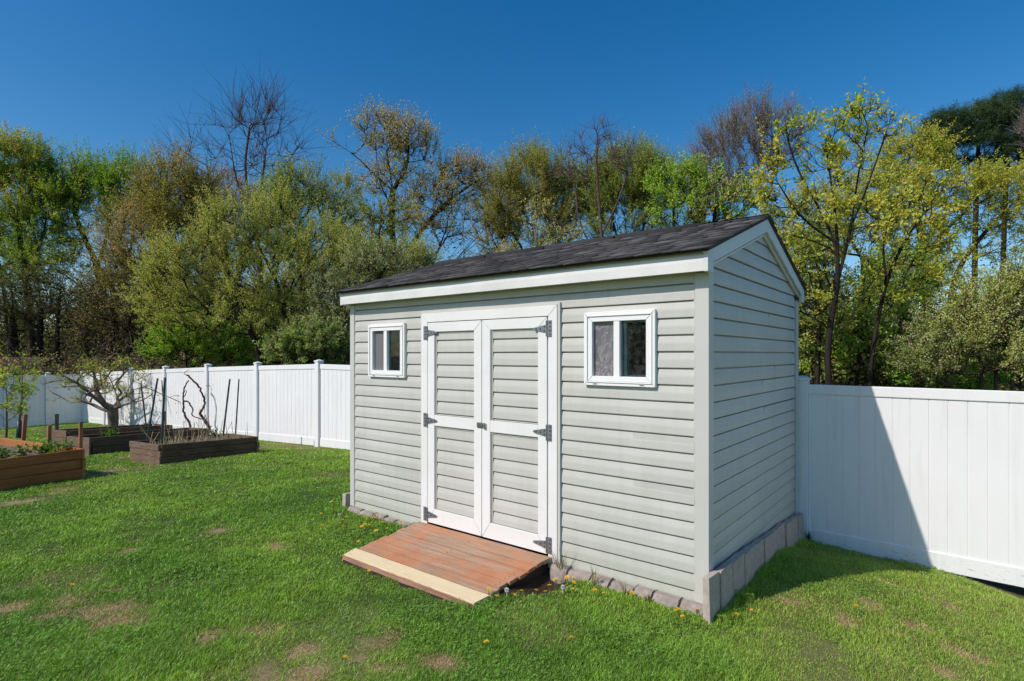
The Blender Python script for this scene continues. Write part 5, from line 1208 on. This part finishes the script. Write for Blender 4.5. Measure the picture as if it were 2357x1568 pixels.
# ------------------------------------------------------------------ dandelions: one modelled head per size, copied
def dandelion(r, h, seed):
    rng = random.Random(seed); mb = MB()
    mb.mi = 1; mb.tube([(0,0,-.02),(.003,.002,h*.5),(0,0,h)], .0022, 5)
    mb.mi = 0
    for ring, (n, rr, lift, w) in enumerate(((15, 1.0, .10, .30), (13, .78, .32, .30), (9, .5, .6, .3))):
        for k in range(n):
            t = 6.283*k/n + ring*.3 + rng.uniform(-.1, .1); q = rr*r*rng.uniform(.88, 1.08); c, s = math.cos(t), math.sin(t); ww = w*r*.55
            b = (c*r*.08, s*r*.08, h+.001*ring); e = (c*q, s*q, h+q*lift*.6+.001); l = (c*q*.6-s*ww*.5, s*q*.6+c*ww*.5, h+q*lift*.5+.0015*ring); g = (c*q*.6+s*ww*.5, s*q*.6-c*ww*.5, h+q*lift*.5+.0015*ring)
            mb.add([b, g, e, l], [(0,1,2,3)])
    return mb
DL = [(-3.93,-.05,0),(-3.71,-.24,0),(-3.59,-.42,0),(-3.36,-.3,0),(-3.29,-.38,0),(-3.21,-.45,0),(-3.14,-.5,0),(-3.23,-.2,0),(-3.11,-.16,0),(-3.0,-.33,0),(-2.96,-.31,0),(-2.94,-.42,0),(-2.94,-.19,0),(-2.77,-.27,0),(-2.77,-.12,0),(-2.66,-.66,0),(-2.7,-.7,0),(-2.74,-.4,0),(-3.28,-.59,0),
 (-1.13,-.62,1),(-1.19,-.71,2),(-1.08,-.78,1),(-1.03,-.57,1),(-.95,-.52,1),(-.88,-.49,1),(-.82,-.42,1),(-1.0,-.21,1),(-.98,-.17,1),(-.88,-.15,1),(-.88,-.21,1),(-.83,-.25,1),(-.78,-.32,1),(-.93,-.27,1),(-.95,-.34,1),(-.83,-.18,1),(-.7,-.13,1),(-.62,-.29,1),(-.58,-.25,1),(-1.03,-.66,1),
 (-.45,-.13,3),(-.38,-.15,3),(-.11,-.22,3),(-.1,-.19,3),(-.02,-.10,3),(-.04,-.25,3),(.18,-.01,4),(.24,.16,5),(.72,.66,6),(-.75,-1.22,7),(-1.22,-1.8,8),(-.39,-.93,9),(-2.11,-.97,10),(-8.09,-.63,11),(-3.42,-2.41,12),(-6.96,-1.94,13)]
DLAB = ['yellow dandelion in the cluster on the lawn left of the ramp', 'yellow dandelion in the dense cluster right of the ramp', 'yellow dandelion right at the front right corner of the ramp', 'yellow dandelion in the row by the pavers near the shed corner', 'yellow dandelion just in front of the nearest concrete slab', 'yellow dandelion on the grass right of the nearest concrete slab', 'lone yellow dandelion in the lawn before the right fence',
 'lone yellow dandelion in the open lawn below the ramp corner', 'yellow dandelion among the bare patches at the bottom edge of the photo', 'faint yellow dandelion in the lawn at lower right of the ramp', 'yellow dandelion in the grass just below the pale ramp plank', 'yellow dandelion beside the near corner of the stubble bed', 'yellow dandelion by the large bare patch at lower left', 'yellow dandelion in the grass at far left below the orange bed']
bases = []
for k, (r_, h_) in enumerate(((.019,.050), (.016,.045), (.020,.062))):
    me = None; o = dandelion(r_, h_, k).build('dandelion', ['yellow', 'stem']); bases.append(o)
rr_ = random.Random(2); used = set()
for i, (x, y, g) in enumerate(DL):
    k = i % 3; o = bases[k]
    if k in used: o = o.copy(); COL.objects.link(o)
    used.add(k)
    sc = rr_.uniform(.85, 1.2); o.scale = (sc, sc, sc)
    o.location = (x, y, gz(x, y)); o.rotation_euler = (rr_.uniform(-.35, .35), rr_.uniform(-.35, .35), rr_.uniform(0, 6.28))
    tag(o, DLAB[g], 'dandelion', 'yellow dandelions in the lawn')
def puff(x, y, label, seed):
    rng = np.random.default_rng(seed); z = gz(x, y)+.050; n = 130; d = unit(rng.normal(size=(n, 3))); c = np.array([x, y, z])
    V, F = tubes_np(np.repeat(c[None], n, 0), c+d*.016*rng.uniform(.8, 1.05, (n, 1)), np.full(n, .0004), np.full(n, .0022), 3, rng)
    V2, F2 = tubes_np(np.array([[x, y, z-.06]]), c[None], np.array([.002]), np.array([.002]), 4, rng)
    tag(np_mesh('seed_head', np.concatenate([V, V2]), [F, F2+len(V)], 'fluff'), label, 'seed head', 'white dandelion seed heads')
puff(-3.46, -.30, 'white dandelion seed head near the left corner of the shed', 1); puff(-1.10, -.63, 'white dandelion seed head at the front right corner of the ramp', 2); puff(-.83, -.37, 'white dandelion seed head among the yellow ones right of the ramp', 3)

print('LEAVES', NLEAF)
